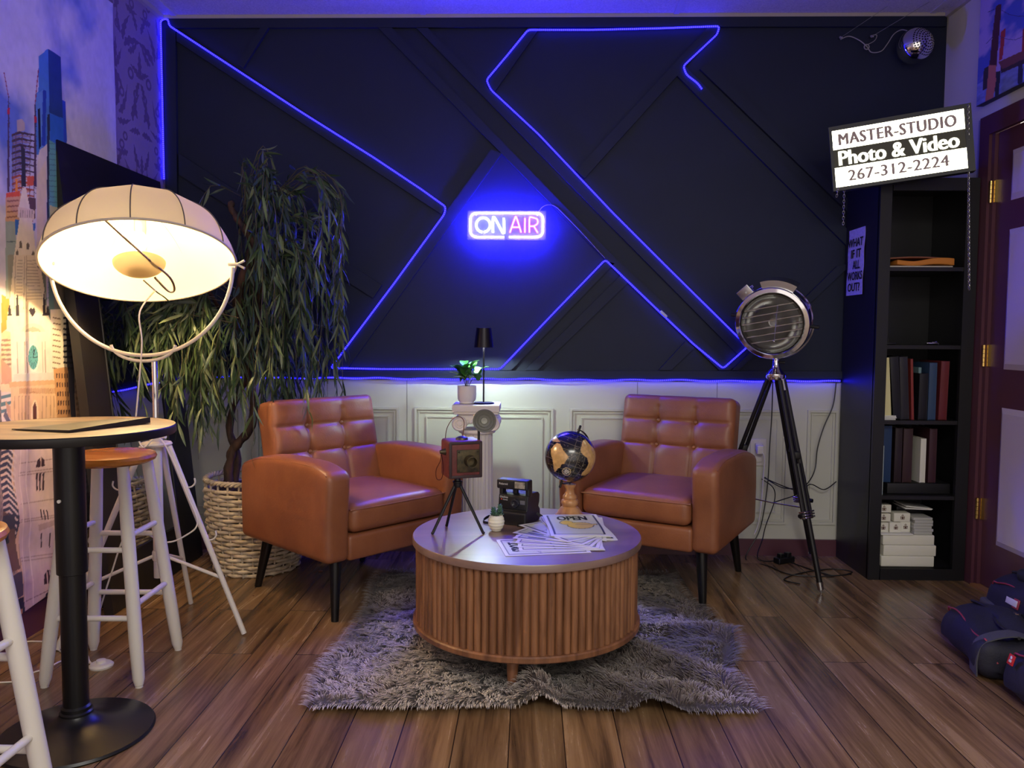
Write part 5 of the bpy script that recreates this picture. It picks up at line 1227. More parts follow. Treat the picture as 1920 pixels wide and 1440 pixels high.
fan = [('open magazine sheet titled SPOT at the bottom of the fan', (.045, 2.412), 101, 'SPOT', 'lines'), ('magazine lying directly on the bottom SPOT sheet of the fan', (.098, 2.452), 94, None, 'lines'), ('third magazine up from the bottom of the fan', (.104, 2.472), 87, None, 'lines'),
       ('fourth magazine up, in the middle of the fan', (.106, 2.494), 79, None, 'lines'), ('fifth magazine up from the bottom of the fan', (.108, 2.520), 69, None, 'bars'), ('sixth magazine up, with a barred heading', (.112, 2.550), 57, None, 'bars'), ('seventh magazine up, just under the OPEN pile', (.122, 2.588), 36, None, 'lines')]
for i, (lab, c, dg, ti, art) in enumerate(fan): printed_sheet(lab, c, dg, TZ + .0006 + i * .0016, ti, art)
for i, (lab, c, dg) in enumerate((('lowest magazine of the small pile under the OPEN cover', (.165, 2.60), 14), ('second magazine of the small pile under the OPEN cover', (.160, 2.612), -2), ('third magazine of the small pile under the OPEN cover', (.158, 2.618), 9), ('topmost magazine with the word OPEN and a yellow figure', (.157, 2.622), 5))):
    printed_sheet(lab, c, dg, TZ + .0125 + i * .0028, 'OPEN' if i == 3 else None, 'bird' if i == 3 else 'lines', curl=-.35 if i < 2 else -.25, thick=.0018)

# ================================================================== chrome searchlight on a black tripod
HB = Vector((1.05, 3.38, 0)); sl = thing('searchlight_lamp', 'chrome searchlight floor lamp on a black wooden tripod by the wall', 'floor lamp', tuple(HB))
hc = Vector(aY(1447, 607, 3.30)) - HB
dv = Vector((-.50, -1, -.235)).normalized(); roll = Matrix.Rotation(math.radians(-9), 4, 'Z')
MH = Matrix.Translation(hc) @ basis(dv) @ roll                                   # +Z = where the lamp looks
RH_ = .151
MB().at(MH).lathe([(.128, .0), (.132, .006), (RH_ - .004, .004), (RH_, -.002), (RH_, -.016), (RH_ - .006, -.018)], 72, caps=False).build('bezel', M_chrome, sl, angle=.7)
MB().at(MH).lathe([(.145, -.014), (.145, -.105), (.148, -.108), (.148, -.118), (.140, -.122), (.10, -.150), (.05, -.165), (.0001, -.168)], 72, caps=False).build('drum', M_chrome, sl, angle=.7)
MB().at(MH).lathe([(.0001, -.115), (.03, -.113), (.07, -.098), (.105, -.068), (.128, -.02), (.128, .0)], 64, caps=False).build('reflector', mat('dark_reflector', (.48, .49, .48), .12, 1.0), sl, angle=1.2)
MB().at(MH).lathe([(.127, -.004), (.0001, -.003)], 64, caps=False).build('lens_glass', mat('clear_glass', (1, 1, 1), .02, trans=1.0), sl)
MB().at(MH).lathe([(.0001, -.02), (.012, -.025), (.018, -.045), (.012, -.07), (.012, -.11)], 20, caps=False).build('bulb', mat('bulb_glass', (.8, .8, .78), .1), sl)
for i in range(6):
    y = .070 - i * .028; hw = math.sqrt(max(0, .126 ** 2 - y * y)) - .006; MB().at(MH @ Matrix.Rotation(math.radians(19), 4, 'Z')).box((0, y, -.012), (2 * hw, .0035, .016)).build('louvre', M_steel, sl, smooth=False)
MB().at(MH).rod((.012, .085, -.002), (.02, -.07, -.002), .0012).sphere((.02, -.072, 0), .006, 12, 8).build('pull_wire', M_steel, sl)
mb = MB().at(MH); n = 14; V = []; a0, a1 = math.radians(66), math.radians(114)
for z in (-.012, -.112):
    for r_ in (.142, .182):
        for k in range(n + 1): a = a0 + (a1 - a0) * k / n; V.append((r_ * math.cos(a), r_ * math.sin(a) - (0 if r_ < .15 else .004), z))
m_ = n + 1; Fc = []
for k in range(n): Fc += [(k, k + 1, m_ + k + 1, m_ + k), (2 * m_ + k, 3 * m_ + k, 3 * m_ + k + 1, 2 * m_ + k + 1), (m_ + k, m_ + k + 1, 3 * m_ + k + 1, 3 * m_ + k)]
Fc += [(0, m_, 3 * m_, 2 * m_), (n, 2 * m_ + n, 3 * m_ + n, m_ + n)]
mb.add(V, Fc); mb.build('vent_box', M_steel, sl, angle=.5)
MB().at(MH @ Matrix.Rotation(math.radians(50), 4, 'Z')).rbox((0, .166, -.025), (.058, .05, .006), .002).rod((0, .166, -.02), (0, .166, -.008), .005).build('side_flap', M_steel, sl)
MB().at(MH @ Matrix.Rotation(math.radians(42), 4, 'Z')).rod((0, .145, -.06), (0, .172, -.06), .006).rod((-.012, .172, -.06), (.012, .172, -.06), .006).build('latch', M_chrome, sl)
yk = MB().at(MH); yk.tube([(.158 * math.cos(a), .158 * math.sin(a), -.06) for a in np.linspace(-PI + .0, 0, 40)], .0045, 8); yk.build('yoke', M_steel, sl)
for s in (-1, 1): MB().at(MH).rod((s * .146, 0, -.06), (s * .180, 0, -.06), .008).build('yoke_knob', M_blackp, sl)
zt = .905
mb = MB(); mb.lathe([(.034, zt - .045), (.040, zt - .035), (.040, zt - .02), (.022, zt), (.016, zt + .01), (.013, zt + .03), (.011, zt + .055), (.0001, zt + .06)], 32); mb.build('tripod_head', M_chrome, sl)
MB().rod((0.01, -.01, zt + .03), (.032, -.02, zt + .028), .007).build('lock_knob', M_blackp, sl)
M_wblk = mat('black_wood', S(18, 17, 18), .38)
legs = [Vector((1.199, 3.189, 0)) - HB, Vector((.815, 3.665, 0)) - HB, Vector((1.33, 3.655, 0)) - HB]
for i, f in enumerate(legs):
    d = Vector((f[0], f[1], 0)).normalized(); sd = Vector((-d[1], d[0], 0)); top = d * .032 + Vector((0, 0, zt - .045)); f = Vector((f[0], f[1], .0))
    at_ = lambda t_: top.lerp(f, t_)
    for s in (-1, 1): 
        up = MB(); a = top + sd * s * .015; b = at_(.66) + sd * s * .024; up.rod(a, b, .0085, .0095, 10); up.build('upper_leg', M_wblk, sl)
    MB().rod(at_(.40), at_(.955), .0125, .0115, 12).build('lower_leg', M_wblk, sl)
    MB().rod(at_(.95), at_(.985), .0145, .012, 14).rod(at_(.98), f, .0055, .003).build('foot', M_steel, sl)
    c = at_(.64); mb = MB(); mb.M = Matrix.Translation(c) @ basis((f - top), sd); 
    for k in range(3): mb.rbox((0, 0, -.012 + .011 * k), (.032, .068, .008), .003)
    mb.build('clamp', M_chrome, sl); MB().rod(c - sd * .03, c - sd * .052, .009).build('clamp_knob', M_blackp, sl)
    MB().rod(top + Vector((0, 0, .004)), at_(.05), .009, .0105).build('socket', M_chrome, sl)
    MB().rbox(tuple(at_(.36)), (.03, .03, .03), .004).build('spacer', M_wblk, sl)
c0 = [Vector((l_[0], l_[1], 0)) * .62 + Vector((0, 0, .335)) for l_ in legs]
for i in range(3): MB().rod(c0[i], Vector((0, 0, .33)), .0026).build('spreader', M_steel, sl)

# ================================================================== corner bookcase
KX0, KX1, KY, KZ = 1.465, 1.874, 3.375, 1.690
bc = thing('bookcase', 'narrow tall black bookcase standing in the right corner', 'bookcase', (KX0, KY, 0))
KW = KX1 - KX0; KD = RB - .02 - KY; SW = .052
for nm, a, b in (('side_panel', (0, 0.012, 0), (.02, KD, KZ)), ('side_panel', (KW - .02, 0.012, 0), (KW, KD, KZ)), ('stile', (0, 0, 0), (SW - .004, .02, KZ)), ('stile', (KW - SW, 0, 0), (KW, .02, KZ)), ('top_rail', (SW, 0, 1.655), (KW - SW, .02, KZ)), ('plinth', (SW, 0, 0), (KW - SW, .02, .05)), ('top_panel', (0, 0, KZ), (KW, KD, KZ + .018)), ('back_panel', (.02, KD - .01, .03), (KW - .02, KD, KZ))):
    MB().span(a, b).build(nm, M_black, bc, smooth=False)
SHZ = [.050, .365, .689, 1.010, 1.338]
for z in SHZ: MB().span((.02, .006, z - .016), (KW - .02, KD - .01, z)).build('shelf', mat('shelf_black', S(30, 29, 30), .35), bc, smooth=False)

def book(label, x, y, z, w_, d_, h_, colr, lean=0.0, group=None, pages=True, name='book', cat='book', rough=.5, ribs=0):
    t = thing(name, label, cat, (x, y, z), 0, group, rot=(0, math.radians(lean), 0))
    M_c = mat('cover_%d_%d_%d' % colr, S(*colr), rough)
    mb = MB().span((0, 0, 0), (.003, d_, h_)).span((w_ - .003, 0, 0), (w_, d_, h_)).rbox((w_ / 2, .0035, h_ / 2), (w_, .007, h_), .003)
    for k in range(ribs): mb.span((0.0, -.0015, h_ * (k + 1) / (ribs + 1)), (w_, .002, h_ * (k + 1) / (ribs + 1) + .003))
    mb.build('cover', M_c, t); MB().span((.003, .007, .004), (w_ - .003, d_ - .004, h_ - .004)).build('pages', mat('page_block', S(206, 200, 180), .8), t, smooth=False)
    return t
yb = KY + .035; z3 = .6895
def px2x(px, Y=KY + .03, z=None): return aY(px, 740, Y)[0]
G3 = 'albums on the middle shelf'; G4 = 'albums on the second shelf up'
for lab, pa, pb, top, c, ln_ in (('cream album leaning at the left of the middle shelf', 1654, 1678, 672, (226, 218, 160), -5), ('first black album to the right of the cream one', 1674, 1692, 669, (26, 26, 30), -4), ('second black album, slimmer, in the middle shelf row', 1692, 1708, 669, (40, 38, 42), -3.5), ('thin red book between the black albums', 1712, 1717, 673, (132, 52, 46), -3), ('low black binder in front of the blue album', 1724, 1741, 700, (24, 24, 30), 0), ('steel blue album near the right of the middle shelf', 1742, 1757, 680, (52, 74, 104), 0), ('maroon album at the right end of the middle shelf', 1762, 1778, 677, (104, 40, 44), 1)):
    xa, xb = px2x(pa), px2x(pb); hh = (788 - top) / F_PX * (KY + .05) * .985; book(lab, xa + math.tan(math.radians(-ln_)) * 0 , yb, z3 + abs(math.sin(math.radians(ln_))) * (xb - xa) * (1 if ln_ > 0 else 0), xb - xa - .001, .19, hh, c, ln_, G3, rough=.35)
book('pale teal book seen behind the low black binder', px2x(1726), yb + .02, z3, .012, .15, .225, (110, 140, 140), 0, G3)
for i, (dx, dz) in enumerate(((0, 0), (.004, .0065), (.002, .013))):
    tag(MB().at(Matrix.Translation((px2x(1652) + dx, KY + .024, z3 + dz))).rbox((.032, .02, .003), (.064, .035, .0055), .001).build('card_box', M_paper), ('lowest', 'middle', 'topmost')[i] + ' small white card packet below the cream album', 'card packet', 'card packets on the middle shelf')
z4 = .3655
MB_ = MB().rbox(((KX0 + KX1) / 2 + .02, KY + .145, z4 + .024), (.27, .20, .046), .003); tag(MB_.build('storage_box', mat('box_black', S(18, 18, 20), .5)), 'low black box carrying the albums on the second shelf up', 'box')
for lab, pa, pb, top, c, ln_, rb in (('wide dark blue album on the black box', 1652, 1682, 797, (34, 58, 92), 0, 0), ('dark brown album right of the blue one', 1688, 1702, 801, (40, 28, 28), 0, 0), ('brown ribbed album in the middle of the second shelf up', 1704, 1722, 802, (58, 38, 38), 0, 0), ('slim white book between the brown albums', 1737, 1748, 821, (222, 220, 206), 0, 0), ('maroon brown album at the right of the second shelf up', 1753, 1768, 802, (62, 36, 42), 0, 0)):
    xa, xb = px2x(pa), px2x(pb); book(lab, xa, KY + .062, z4 + .0475, xb - xa - .001, .16, (904 - top) / F_PX * (KY + .06), c, ln_, G4, rough=.35)
book('white book standing foremost at the left of the second shelf up', px2x(1643), KY + .024, z4, .018, .15, .217, (224, 222, 208), 0, G4); book('pale blue-white book beside the foremost white one', px2x(1643) + .0195, KY + .028, z4, .021, .15, .212, (190, 204, 204), 0, G4)
# top shelves
zo = 1.3385; x0_ = px2x(1660)
mb = MB(); mb.rbox((x0_ + .13, KY + .115, zo + .004), (.27, .17, .007), .002); tag(mb.build('paper_folder', mat('white_folder', S(200, 192, 176), .7)), 'white papers at the bottom of the pile on the upper shelf', 'papers')
def env(P):
    Q = P.copy(); Q[:, 2] += .010 * np.clip(P[:, 0] / .15 + .3, 0, 1) * (P[:, 2] > 0) + .004 * np.sin(P[:, 0] * 30); return Q
tag(MB().rbox((x0_ + .15, KY + .11, zo + .021), (.24, .165, .020), .004, 3, (14, 4, 1), env).build('envelope', mat('manila_orange', S(206, 128, 44), .6)), 'thick orange envelope lying on the upper shelf', 'envelope')
tag(MB().rbox((x0_ + .115, KY + .115, zo + .040), (.25, .165, .006), .002, 2, (10, 2, 1), lambda P: P + np.stack([0 * P[:, 0], 0 * P[:, 0], .004 * np.cos(P[:, 0] * 16)], 1)).build('envelope', mat('brown_card', S(136, 84, 60), .6)), 'flat brown envelope on top of the orange one', 'envelope')
zq = 1.0105; tt_ = thing('metal_clip', 'small chrome clip lying on the otherwise empty shelf', 'clip', (px2x(1750), KY + .06, zq))
MB().rbox((0, 0, .008), (.05, .02, .006), .002).rod((-.022, 0, .004), (.022, .003, .014), .003).build('jaw', M_chrome, tt_); MB().rod((.0, -.004, .012), (.026, -.006, .005), .003).build('lever', M_chrome, tt_)
tag(MB().rbox((px2x(1664), KY + .07, zq + .006), (.055, .09, .010), .003).rod((px2x(1662), KY + .03, zq), (px2x(1662), KY + .03, zq + .028), .002).build('dark_frame', M_blackp), 'small dark frame lying at the left of the empty shelf', 'frame')
# bottom shelf: white boxes
z5 = .0505
for i, (pa, pb, hh) in enumerate(((1663, 1764, .046), (1667, 1767, .047), (1665, 1763, .044))):
    z = z5 + (0, .0465, .094)[i]; xa, xb = px2x(pa), px2x(pb)
    tag(MB().rbox(((xa + xb) / 2, KY + .115, z + hh / 2), (xb - xa, .17, hh), .004).build('white_box', mat('white_carton', S(224, 222, 206), .55)), ('bottom', 'middle', 'top')[i] + ' long white carton of the three at the bottom of the bookcase', 'box', 'long white cartons')
book('white album leaning at the left of the long cartons', px2x(1641) + .012, KY + .03, z5 + .001, .020, .17, .19, (222, 216, 200), -3.5)
zz = z5 + .1385
tag(MB().rbox((px2x(1691), KY + .10, zz + .003), (.138, .15, .0055), .001).build('white_box', M_paper), 'thin white folder on the long cartons below the emblem boxes', 'folder')
EMB = mat('emblem_brown', S(96, 58, 44), .5)
def emblem(mb, x, y, z, s):
    for a, b, c, d in ((-.5, 0, .5, .12), (-.06, -.5, .06, .8), (-.45, -.45, -.33, .25), (.33, -.45, .45, .25), (-.45, -.45, .45, -.33), (-.25, .3, -.15, .6), (.15, .3, .25, .6), (-.18, -.3, .18, .0)): mb.span((x + a * s, y - .0006, z + b * s), (x + c * s, y, z + d * s))
for lab, xp, zc, wq, hq in (('left small white emblem box of the lowest row', 1668, 0, .049, .042), ('middle small white emblem box of the lowest row', 1692, 0, .049, .044), ('right small white emblem box of the lowest row', 1712, 0, .046, .046), ('small white emblem box left in the second row', 1669, 1, .064, .034), ('small white emblem box right in the second row', 1705, 1, .070, .038), ('topmost small white emblem box', 1670, 2, .066, .034)):
    z = zz + .0065 + (0, .0465, .0855)[zc]; x = px2x(xp); y = KY + .05 + .004 * (xp % 3)
    t = thing('emblem_box', lab, 'box', (x, y, z), 0, 'small white emblem boxes'); MB().rbox((0, .025, hq / 2), (wq, .05, hq), .002).build('carton', mat('white_carton', S(224, 222, 206), .55), t); mb = MB(); emblem(mb, .002, 0, hq * .5, .018); mb.build('emblem', EMB, t, smooth=False)
for i in range(6):
    z = zz + .0005 + i * .0125; x = px2x(1743) + .003 * math.sin(i * 2.1)
    tag(MB().rbox((x, KY + .09, z + .006), (.078 + .004 * (i % 2), .10, .0118), .001).build('card_pack', mat('grey_paper', S(176, 176, 170), .7)), ('lowest', 'second', 'third', 'fourth', 'fifth', 'topmost')[i] + ' grey-white card pack of the stack right of the emblem boxes', 'card pack', 'card packs in the bottom shelf')
zl_ = zz + .0765
b = tag(MB().rbox((px2x(1735), KY + .17, zl_ + .014), (.12, .09, .028), .003).build('black_case', M_blackp), 'black case behind the card packs under the loose brochures', 'case')
for i in range(2): tag(MB().at(Matrix.Translation((px2x(1737) + .004 * i, KY + .12, zl_ + .031 + .0065 * i)) @ Matrix.Rotation(math.radians((2, 6)[i]), 4, 'Y')).rbox((0, 0, 0), (.115, .12, .004), .001).build('brochure', M_paper), ('lower', 'upper')[i] + ' loose white brochure above the card packs', 'brochure', 'loose brochures')

# poster on the bookcase's side
X_ = KX0 - .0015
P = [Vector(pl(a, b, 0, X_)) for a, b in ((1592, 434), (1624, 430), (1618, 553), (1590, 555))]
ya = sum(p[1] for p in (P[0], P[3])) / 2; yb_ = sum(p[1] for p in (P[1], P[2])) / 2; za = P[0][2]; zb = P[3][2]
po = thing('poster', 'curled paper poster reading WHAT IF IT ALL WORKS OUT on the bookcase side', 'poster', (X_, ya, zb))
wy = ya - yb_; hz2 = za - zb; V = []; Fc = []; n = 14
for i in range(n + 1):
    for k in range(2): 
        t_ = i / n; o_ = -.0015 - .010 * max(0, .35 - t_) ** 2 * 4 - .003 * math.sin(t_ * 7) ** 2; V += [(o_, -wy * k + .004 * math.sin(t_ * 5), hz2 * t_), (o_ + .0006, -wy * k + .004 * math.sin(t_ * 5), hz2 * t_)]
for i in range(n): a = 4 * i; Fc += [(a, a + 2, a + 6, a + 4), (a + 1, a + 5, a + 7, a + 3), (a, a + 4, a + 5, a + 1), (a + 2, a + 3, a + 7, a + 6)]
MB().add(V, Fc).build('sheet', mat('poster_paper', S(200, 192, 214), .7, noise=(S(176, 168, 190), 90, (1, 1, 1))), po)
mb = MB()
for i, (s, w0, w1) in enumerate((('WHAT', .04, .96), ('IF IT', .24, .86), ('ALL', .36, .80), ('WORKS', .06, .98), ('OUT?', .10, .84))):
    mb.text(s, (-.0075 if i > 2 else -.0065, -wy * w0, hz2 * (.73 - .168 * i)), (0, -1, 0), (0, 0, 1), width=wy * (w1 - w0), height=hz2 * .128, depth=.0005, bold=.02)
mb.build('hand_lettering', M_ink, po, smooth=False)
MB().text('Dear future self', (-.006, -wy * .2, hz2 * .91), (0, -1, 0), (0, 0, 1), width=wy * .6, depth=.0003).build('heading', M_ink, po, smooth=False) if False else None

# ================================================================== lit sign hanging over the bookcase
A = Vector(aY(1568, 352, 3.335)); Bq = Vector(aY(1815, 315, 3.185)); Tq = Vector(aY(1568, 245, 3.335))
ur = (Bq - A); SWd = ur.length; ur.normalize(); uu_ = (Tq - A); uu_ = uu_ - ur * uu_.dot(ur); SHt = uu_.length; uu_.normalize(); un = ur.cross(uu_)    # towards the room
MSg = Matrix.Identity(4)
for i in range(3): MSg[i][0] = ur[i]; MSg[i][1] = uu_[i]; MSg[i][2] = un[i]
sn = thing('light_box_sign', 'lit MASTER-STUDIO sign box hanging tilted above the bookcase', 'sign', tuple(A))
mb = MB().at(MSg)
for a, b in (((-.012, -.014, -.05), (0, SHt + .018, .002)), ((SWd, -.014, -.05), (SWd + .026, SHt + .018, .002)), ((0, SHt, -.05), (SWd, SHt + .018, .002)), ((0, -.014, -.05), (SWd, 0, .002))): mb.span(a, b)
mb.span((-.01, -.012, -.054), (SWd + .024, SHt + .016, -.048)); mb.build('housing', mat('sign_housing', S(34, 36, 36), .45), sn, smooth=False)
M_face = emis('sign_face', (1.0, .97, .66), 8.0); M_dk = mat('sign_olive', S(62, 62, 40), .5); M_lt = emis('sign_letter_film', S(118, 100, 102), 1.0)
h1, h2 = SHt * .665, SHt * .345
MB().at(MSg).span((0, h1, -.004), (SWd, SHt, 0)).build('upper_panel', M_face, sn, smooth=False); MB().at(MSg).span((0, 0, -.004), (SWd, h2, 0)).build('lower_panel', M_face, sn, smooth=False)
MB().at(MSg).span((0, h2, -.004), (SWd, h1, -.0005)).build('middle_panel', M_dk, sn, smooth=False)
def sign_text(st, x, y, wd_, ht, mt_, k, dx, sp=1.0):
    mb = MB().at(MSg)
    for q in range(k): mb.text(st, (x + dx * q, y + (dx * .6 * (q % 2)), .0002 + .0001 * q), (1, 0, 0), (0, 1, 0), width=wd_ - dx * (k - 1), height=ht, depth=.001, spacing=sp)
    mb.build('lettering', mt_, sn, smooth=False)
sign_text('MASTER-STUDIO', SWd * .045, h1 + SHt * .065, SWd * .90, SHt * .20, M_lt, 6, .0011, 1.12)
sign_text('Photo & Video', SWd * .035, h2 + SHt * .030, SWd * .92, SHt * .25, emis('sign_letters_lit', (1.0, .98, .80), 2.2), 5, .0016)
sign_text('267-312-2224', SWd * .10, SHt * .085, SWd * .77, SHt * .19, M_lt, 5, .0009, 1.05)
def chain(name, a, b, parent, L=.0135):
    a = Vector(a); b = Vector(b); n = int((b - a).length / (L * .78)); d = (b - a).normalized(); mb = MB()
    for i in range(n):
        c = a.lerp(b, i / n); M_ = basis(d) @ Matrix.Rotation(PI / 2 * (i % 2) + .3, 4, 'Z') @ Matrix.Rotation(PI / 2, 4, 'X'); mb.torus(c, L * .36, L * .095, 10, 5, M=M_, sc=(.8, 1.45))
    o = mb.build(name, M_steel, parent); return o
Rt = Vector(MSg @ Vector((SWd + .016, SHt + .005, .004)))
chain('hanging_chain', Rt, Vector(aY(1817, 546, 3.21)) - A, sn)
chain('short_chain', Vector(aY(1572, 352, 3.33)) - A, Vector(aY(1568, 372, 3.33)) - A, sn); chain('short_chain', Vector(aY(1583, 352, 3.33)) - A, Vector(aY(1581, 424, 3.33)) - A, sn)
for xx in (SWd * .30, SWd * .80):                                             # brackets down onto the bookcase top
    p = MSg @ Vector((xx, .02, -.054)); q = Vector((p[0], KY + .06 - A[1], KZ + .018 - A[2])); MB().rod(p, (p[0], q[1], p[2] + .01), .005).rod((p[0], q[1], p[2] + .01), q, .005).build('bracket', mat('sign_housing', S(34, 36, 36), .45), sn)

# ================================================================== perforated chrome ball fixture, upper right
dc = Vector(aY(1716, 86, 3.66)); BR_ = .076
db = thing('ball_spotlight', 'perforated chrome ball lamp fixed to the navy wall below the ceiling', 'lamp', tuple(dc))
MB().sphere((0, 0, 0), BR_, 48, 32).build('shell', M_chrome, db, angle=1.2)
fc = Vector((.42, -1, .12)).normalized(); Mf = basis(fc); mb = MB()
for ring in range(1, 7):
    a = ring * .155; m_ = int(6 * ring)
    for k in range(m_): b = 2 * PI * k / m_ + ring * .4; d = Mf.to_3x3() @ Vector((math.sin(a) * math.cos(b), math.sin(a) * math.sin(b), math.cos(a))); mb.M = Matrix.Translation(d * BR_) @ basis(d); mb.lathe([(.0001, .0006), (.0034, .0006), (.0036, -.001)], 8)
mb.build('perforations', M_ink, db); db.children[-1]['kind'] = 'stuff'
MB().rod((0, .0, 0), (0, RB - .012 - dc[1], 0), .02).rod((0, RB - .02 - dc[1], 0), (0, RB - .010 - dc[1], 0), .038, seg=24).build('mount', M_steel, db)
W3_ = lambda a, b, Y=3.70: Vector(aY(a, b, Y))
tag(MB().tube(smooth_path([W3_(1576, 74), W3_(1592, 68), W3_(1612, 76), W3_(1626, 88), W3_(1634, 98), W3_(1652, 96), W3_(1664, 82), W3_(1676, 64), W3_(1690, 56), W3_(1702, 58, 3.66)], 6), .0022, 6).tube(smooth_path([W3_(1626, 84), W3_(1640, 76), W3_(1644, 66), W3_(1636, 66)], 6), .0016, 6).torus(W3_(1625, 88), .011, .0025, 16, 6, M=Matrix.Rotation(PI / 2, 4, 'X')).build('fixture_cable', mat('grey_cable', S(150, 146, 146), .4)), 'knotted grey cable running to the perforated chrome ball lamp', 'cable')
for lab, a, b, c in (('left thin wire strung from the ceiling to the wall hook', (1574, 72), (1664, 12), 3.45), ('right thin wire strung from the ceiling to the wall hook', (1632, 70), (1742, 4), 3.45)):
    e = Vector(pl(b[0], b[1], 2, RH - .003)); s_ = W3_(*a, 3.72); t = thing('wire_hook', lab, 'wire', tuple(s_)); MB().rod((0, 0, 0), e - s_, .0010).build('wire', mat('grey_wire', S(110, 110, 116), .5), t); MB().rod((0, -.012, 0), (0, .005, 0), .006).sphere((.008, -.008, 0), .005, 8, 6).build('hook', M_steel, t)

# ================================================================== outlet, cables
ol = thing('wall_outlet', 'white double wall outlet on the wainscot behind the right armchair', 'outlet', tuple(Vector(aY(1421, 848, RB - .001))))
MB().rbox((0, -.004, 0), (.078, .008, .13), .004).build('cover_plate', M_whitep, ol); MB().rbox((0, -.014, .028), (.036, .018, .034), .004).build('socket', M_whitep, ol); MB().rbox((0, -.009, -.030), (.036, .006, .034), .003).build('socket', M_whitep, ol)
pg = thing('charger_plug', 'white adapter plug with its cord in the wall outlet', 'plug', tuple(Vector(aY(1423, 842, RB - .026)))); MB().rbox((0, -.016, 0), (.032, .032, .042), .006).build('plug_body', M_whitep, pg)
o_ = Vector(aY(1423, 842, RB - .026))
MB().tube(smooth_path([(0.008, -.03, -.01), (.018, -.035, -.04), (.016, -.03, -.12), (.012, -.03, -.22), (.0, -.03, -.34), (-.02, -.03, -.40)], 5), .003, 6).build('plug_cord', M_whitep, pg)
M_cab = mat('black_cable', S(14, 14, 16), .45)
def cable(lab, pts, r=.0026): tag(MB().tube(smooth_path(pts, 6), r, 6).build('power_cable', M_cab), lab, 'cable', 'black cables behind the searchlight')
Wp = lambda a, b, Y=3.72: tuple(aY(a, b, Y)); Fp = lambda a, b: tuple(fl(a, b) + np.array([0, 0, .003]))
cable('black cable sagging from the wall ledge to the searchlight tripod', [Wp(1568, 716), Wp(1562, 760), Wp(1545, 800), Wp(1533, 840), Wp(1528, 880), Wp(1515, 905, 3.68), Wp(1500, 915, 3.62), Wp(1470, 915, 3.6), Wp(1448, 905, 3.62), Wp(1434, 895, 3.66)])
cable('black cable hanging straight down behind the searchlight', [Wp(1449, 715, 3.66), Wp(1447, 780, 3.7), Wp(1443, 840, 3.7), Wp(1440, 900, 3.7), Wp(1432, 960, 3.7), Wp(1422, 1000, 3.7), (1.02, 3.66, .003), Fp(1440, 1062), Fp(1480, 1078), Fp(1540, 1082), Fp(1596, 1078)])
cable('black cable looping from the outlet down to the power strip', [Wp(1428, 898, 3.7), Wp(1450, 915, 3.68), Wp(1452, 940, 3.68), Wp(1436, 985, 3.68), Wp(1430, 1010, 3.68), (1.06, 3.60, .02), Fp(1468, 1052)])
cable('black cable crossing from the outlet towards the bookcase', [Wp(1433, 896, 3.7), Wp(1470, 912, 3.7), Wp(1500, 920, 3.69), Wp(1520, 908, 3.7), Wp(1545, 918, 3.7), Wp(1568, 903, 3.71)])
cable('black cable coiled on the floor by the searchlight foot', [Fp(1455, 1045), Fp(1500, 1062), Fp(1560, 1080), Fp(1598, 1074), Fp(1560, 1068), Fp(1500, 1076), Fp(1470, 1088), Fp(1500, 1096)])
ps = fl(1470, 1055); t = thing('power_strip', 'small black power strip lying on the floor under the searchlight', 'power strip', (ps[0], ps[1], 0), .5)
MB().rbox((0, 0, .014), (.10, .04, .028), .006).build('housing', M_blackp, t)
for i in range(2): MB().rbox((-.022 + .044 * i, 0, .036), (.026, .026, .02), .004).build('plug', M_blackp, t)

# ================================================================== bags on the floor, lower right
M_bag = mat('navy_bag_fabric', S(27, 27, 44), .7, bump=(260, .5), noise=(S(21, 21, 34), 8, (1, 1, 1))); M_bagk = mat('black_webbing', S(24, 24, 26), .65, bump=(300, .6)); M_pipe = mat('red_piping', S(150, 52, 66), .5); M_bagg = mat('grey_trim', S(70, 70, 76), .6, bump=(300, .6))
def baglump(sx, sy, sz, k=3):
    def f(P):
        Q = P.copy(); u_, v_, w_ = P[:, 0] / sx, P[:, 1] / sy, P[:, 2] / sz
        Q[:, 2] += (w_ > -.2) * (.014 * np.sin(u_ * 5 + v_ * 3) + .010 * np.sin(v_ * 9 + 1) - .03 * np.clip(np.abs(v_) * 2 - .5, 0, 1) ** 2)
        Q[:, 0] += np.sign(P[:, 0]) * (.012 * np.cos(w_ * 3) + .006 * np.sin(v_ * 11)) - .10 * sx * np.sign(P[:, 0]) * np.clip(w_, 0, 1) * 2 * .5
        return Q
    return f
def bag(label, loc, rz, sx, sy, sz, tilt=(0, 0), logo=None):
    t = thing('duffel_bag', label, 'bag', loc, 0, 'navy equipment bags'); t.rotation_euler = (tilt[0], tilt[1], rz)
    MB().rbox((0, 0, sz / 2), (sx, sy, sz), .045, 5, (10, 16, 8), baglump(sx, sy, sz)).build('body', M_bag, t, angle=1.3)
    for s in (-1, 1):
        P = [(s * (sx * .41), y, sz * .86 + .010 * math.sin(y * 22) - .03 * max(0, abs(y / sy) * 2 - .5) ** 2) for y in np.linspace(-sy * .42, sy * .42, 16)]
        P = [(s * sx * .30, -sy * .5, sz * .45)] + P + [(s * sx * .30, sy * .5, sz * .45)]
        MB().tube(smooth_path(P, 3), .0028, 6).build('piping', M_pipe, t)
    MB().tube([(0.0 + .006 * math.sin(y * 30), y, sz + .004 + .012 * math.sin(y * 18) * .6 - .03 * max(0, abs(y / sy) * 2 - .5) ** 2) for y in np.linspace(-sy * .44, sy * .44, 20)], .005, 6).build('zip', M_bagk, t)
    return t
b1 = bag('navy duffel bag with red piping lying on the floor by the right edge', (1.515, 2.545, 0), math.radians(-10), .20, .40, .135)
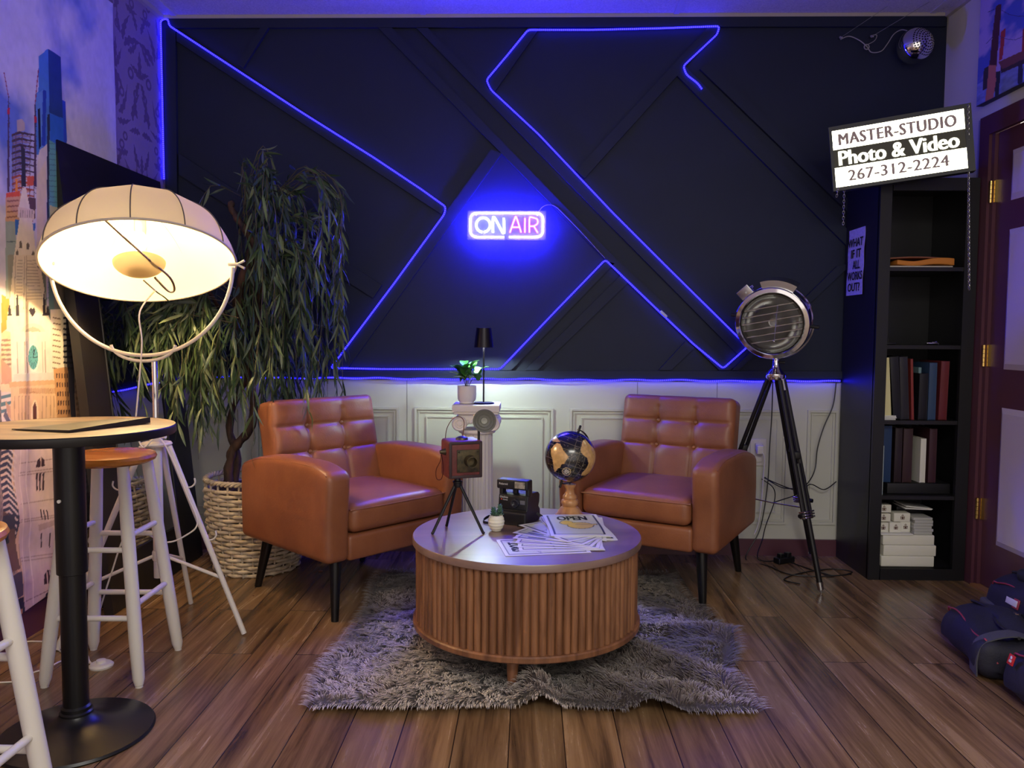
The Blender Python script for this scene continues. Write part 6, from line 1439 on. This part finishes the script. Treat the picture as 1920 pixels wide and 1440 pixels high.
ribbon(smooth_path([(-.108, -.15, .01), (-.110, -.155, .07), (-.085, -.15, .115), (0, -.145, .138), (.07, -.15, .115), (.10, -.155, .08)], 5), .055, .004, up=(0, 1, 0)).build('strap', M_bagg, b1)
MB().rod((.05, .02, .150), (.07, -.01, .155), .004).build('buckle', M_chrome, b1)
b2 = bag('second navy bag with a small red tag nearest the lower right corner', (1.52, 2.10, 0), math.radians(-1), .24, .44, .155)
mb = MB(); mb.M = Matrix.Translation((-.128, .150, .118)) @ Matrix.Rotation(math.radians(-90), 4, 'Z') @ Matrix.Rotation(math.radians(-16), 4, 'X'); mb.rbox((0, 0, 0), (.026, .004, .030), .001); tg = mb.build('tag', mat('red_tag', S(190, 34, 36), .5), b2)
mb2 = MB(); mb2.M = mb.M; mb2.sphere((0, -.0022, .006), .005, 10, 8, (1, .2, 1)); mb2.rbox((0, -.0024, -.004), (.012, .001, .007), .0004); mb2.build('tag_mark', M_wht, tg)
b3 = bag('navy and grey padded bag with a framed red label behind the other bags', (1.762, 2.66, 0), math.radians(0), .19, .44, .20)
mb = MB(); mb.M = Matrix.Translation((-.098, .03, .140)) @ Matrix.Rotation(math.radians(-90), 4, 'Z') @ Matrix.Rotation(math.radians(-12), 4, 'X'); mb.rbox((0, -.004, 0), (.075, .004, .034), .002); pt = mb.build('label_patch', M_pipe, b3)
mb2 = MB(); mb2.M = mb.M; mb2.rbox((0, -.0065, 0), (.060, .003, .022), .001); mb2.build('label_field', M_wht, pt)
MB().rbox((0, 0, .085), (.222, .43, .03), .012).build('grey_side_band', M_bagg, b3)
ribbon(smooth_path([(-.10, -.19, .11), (-.135, -.21, .08), (-.145, -.14, .06), (-.135, -.06, .07), (-.10, -.02, .11)], 5), .030, .004, up=(0, 0, 1)).build('handle', M_bagk, b3)
MB().rbox((.02, -.02, .212), (.13, .28, .05), .022, 4, 3).build('top_pouch', M_bagk, b3)
# crumbs of wood on the floor
for lab, px, s in (('small brown chip lying on the floor below the left armchair', (601, 1072), .018), ('tiny brown crumb on the floor left of the armchair leg', (475, 1118), .006)):
    p = fl(*px); tag(MB().at(Matrix.Translation((p[0], p[1], .003)) @ Matrix.Rotation(.2, 4, 'Z')).rbox((0, 0, 0), (s, s * .5, .004), .001).build('wood_chip', mat('chip_brown', S(120, 76, 50), .7)), lab, 'wood chip')
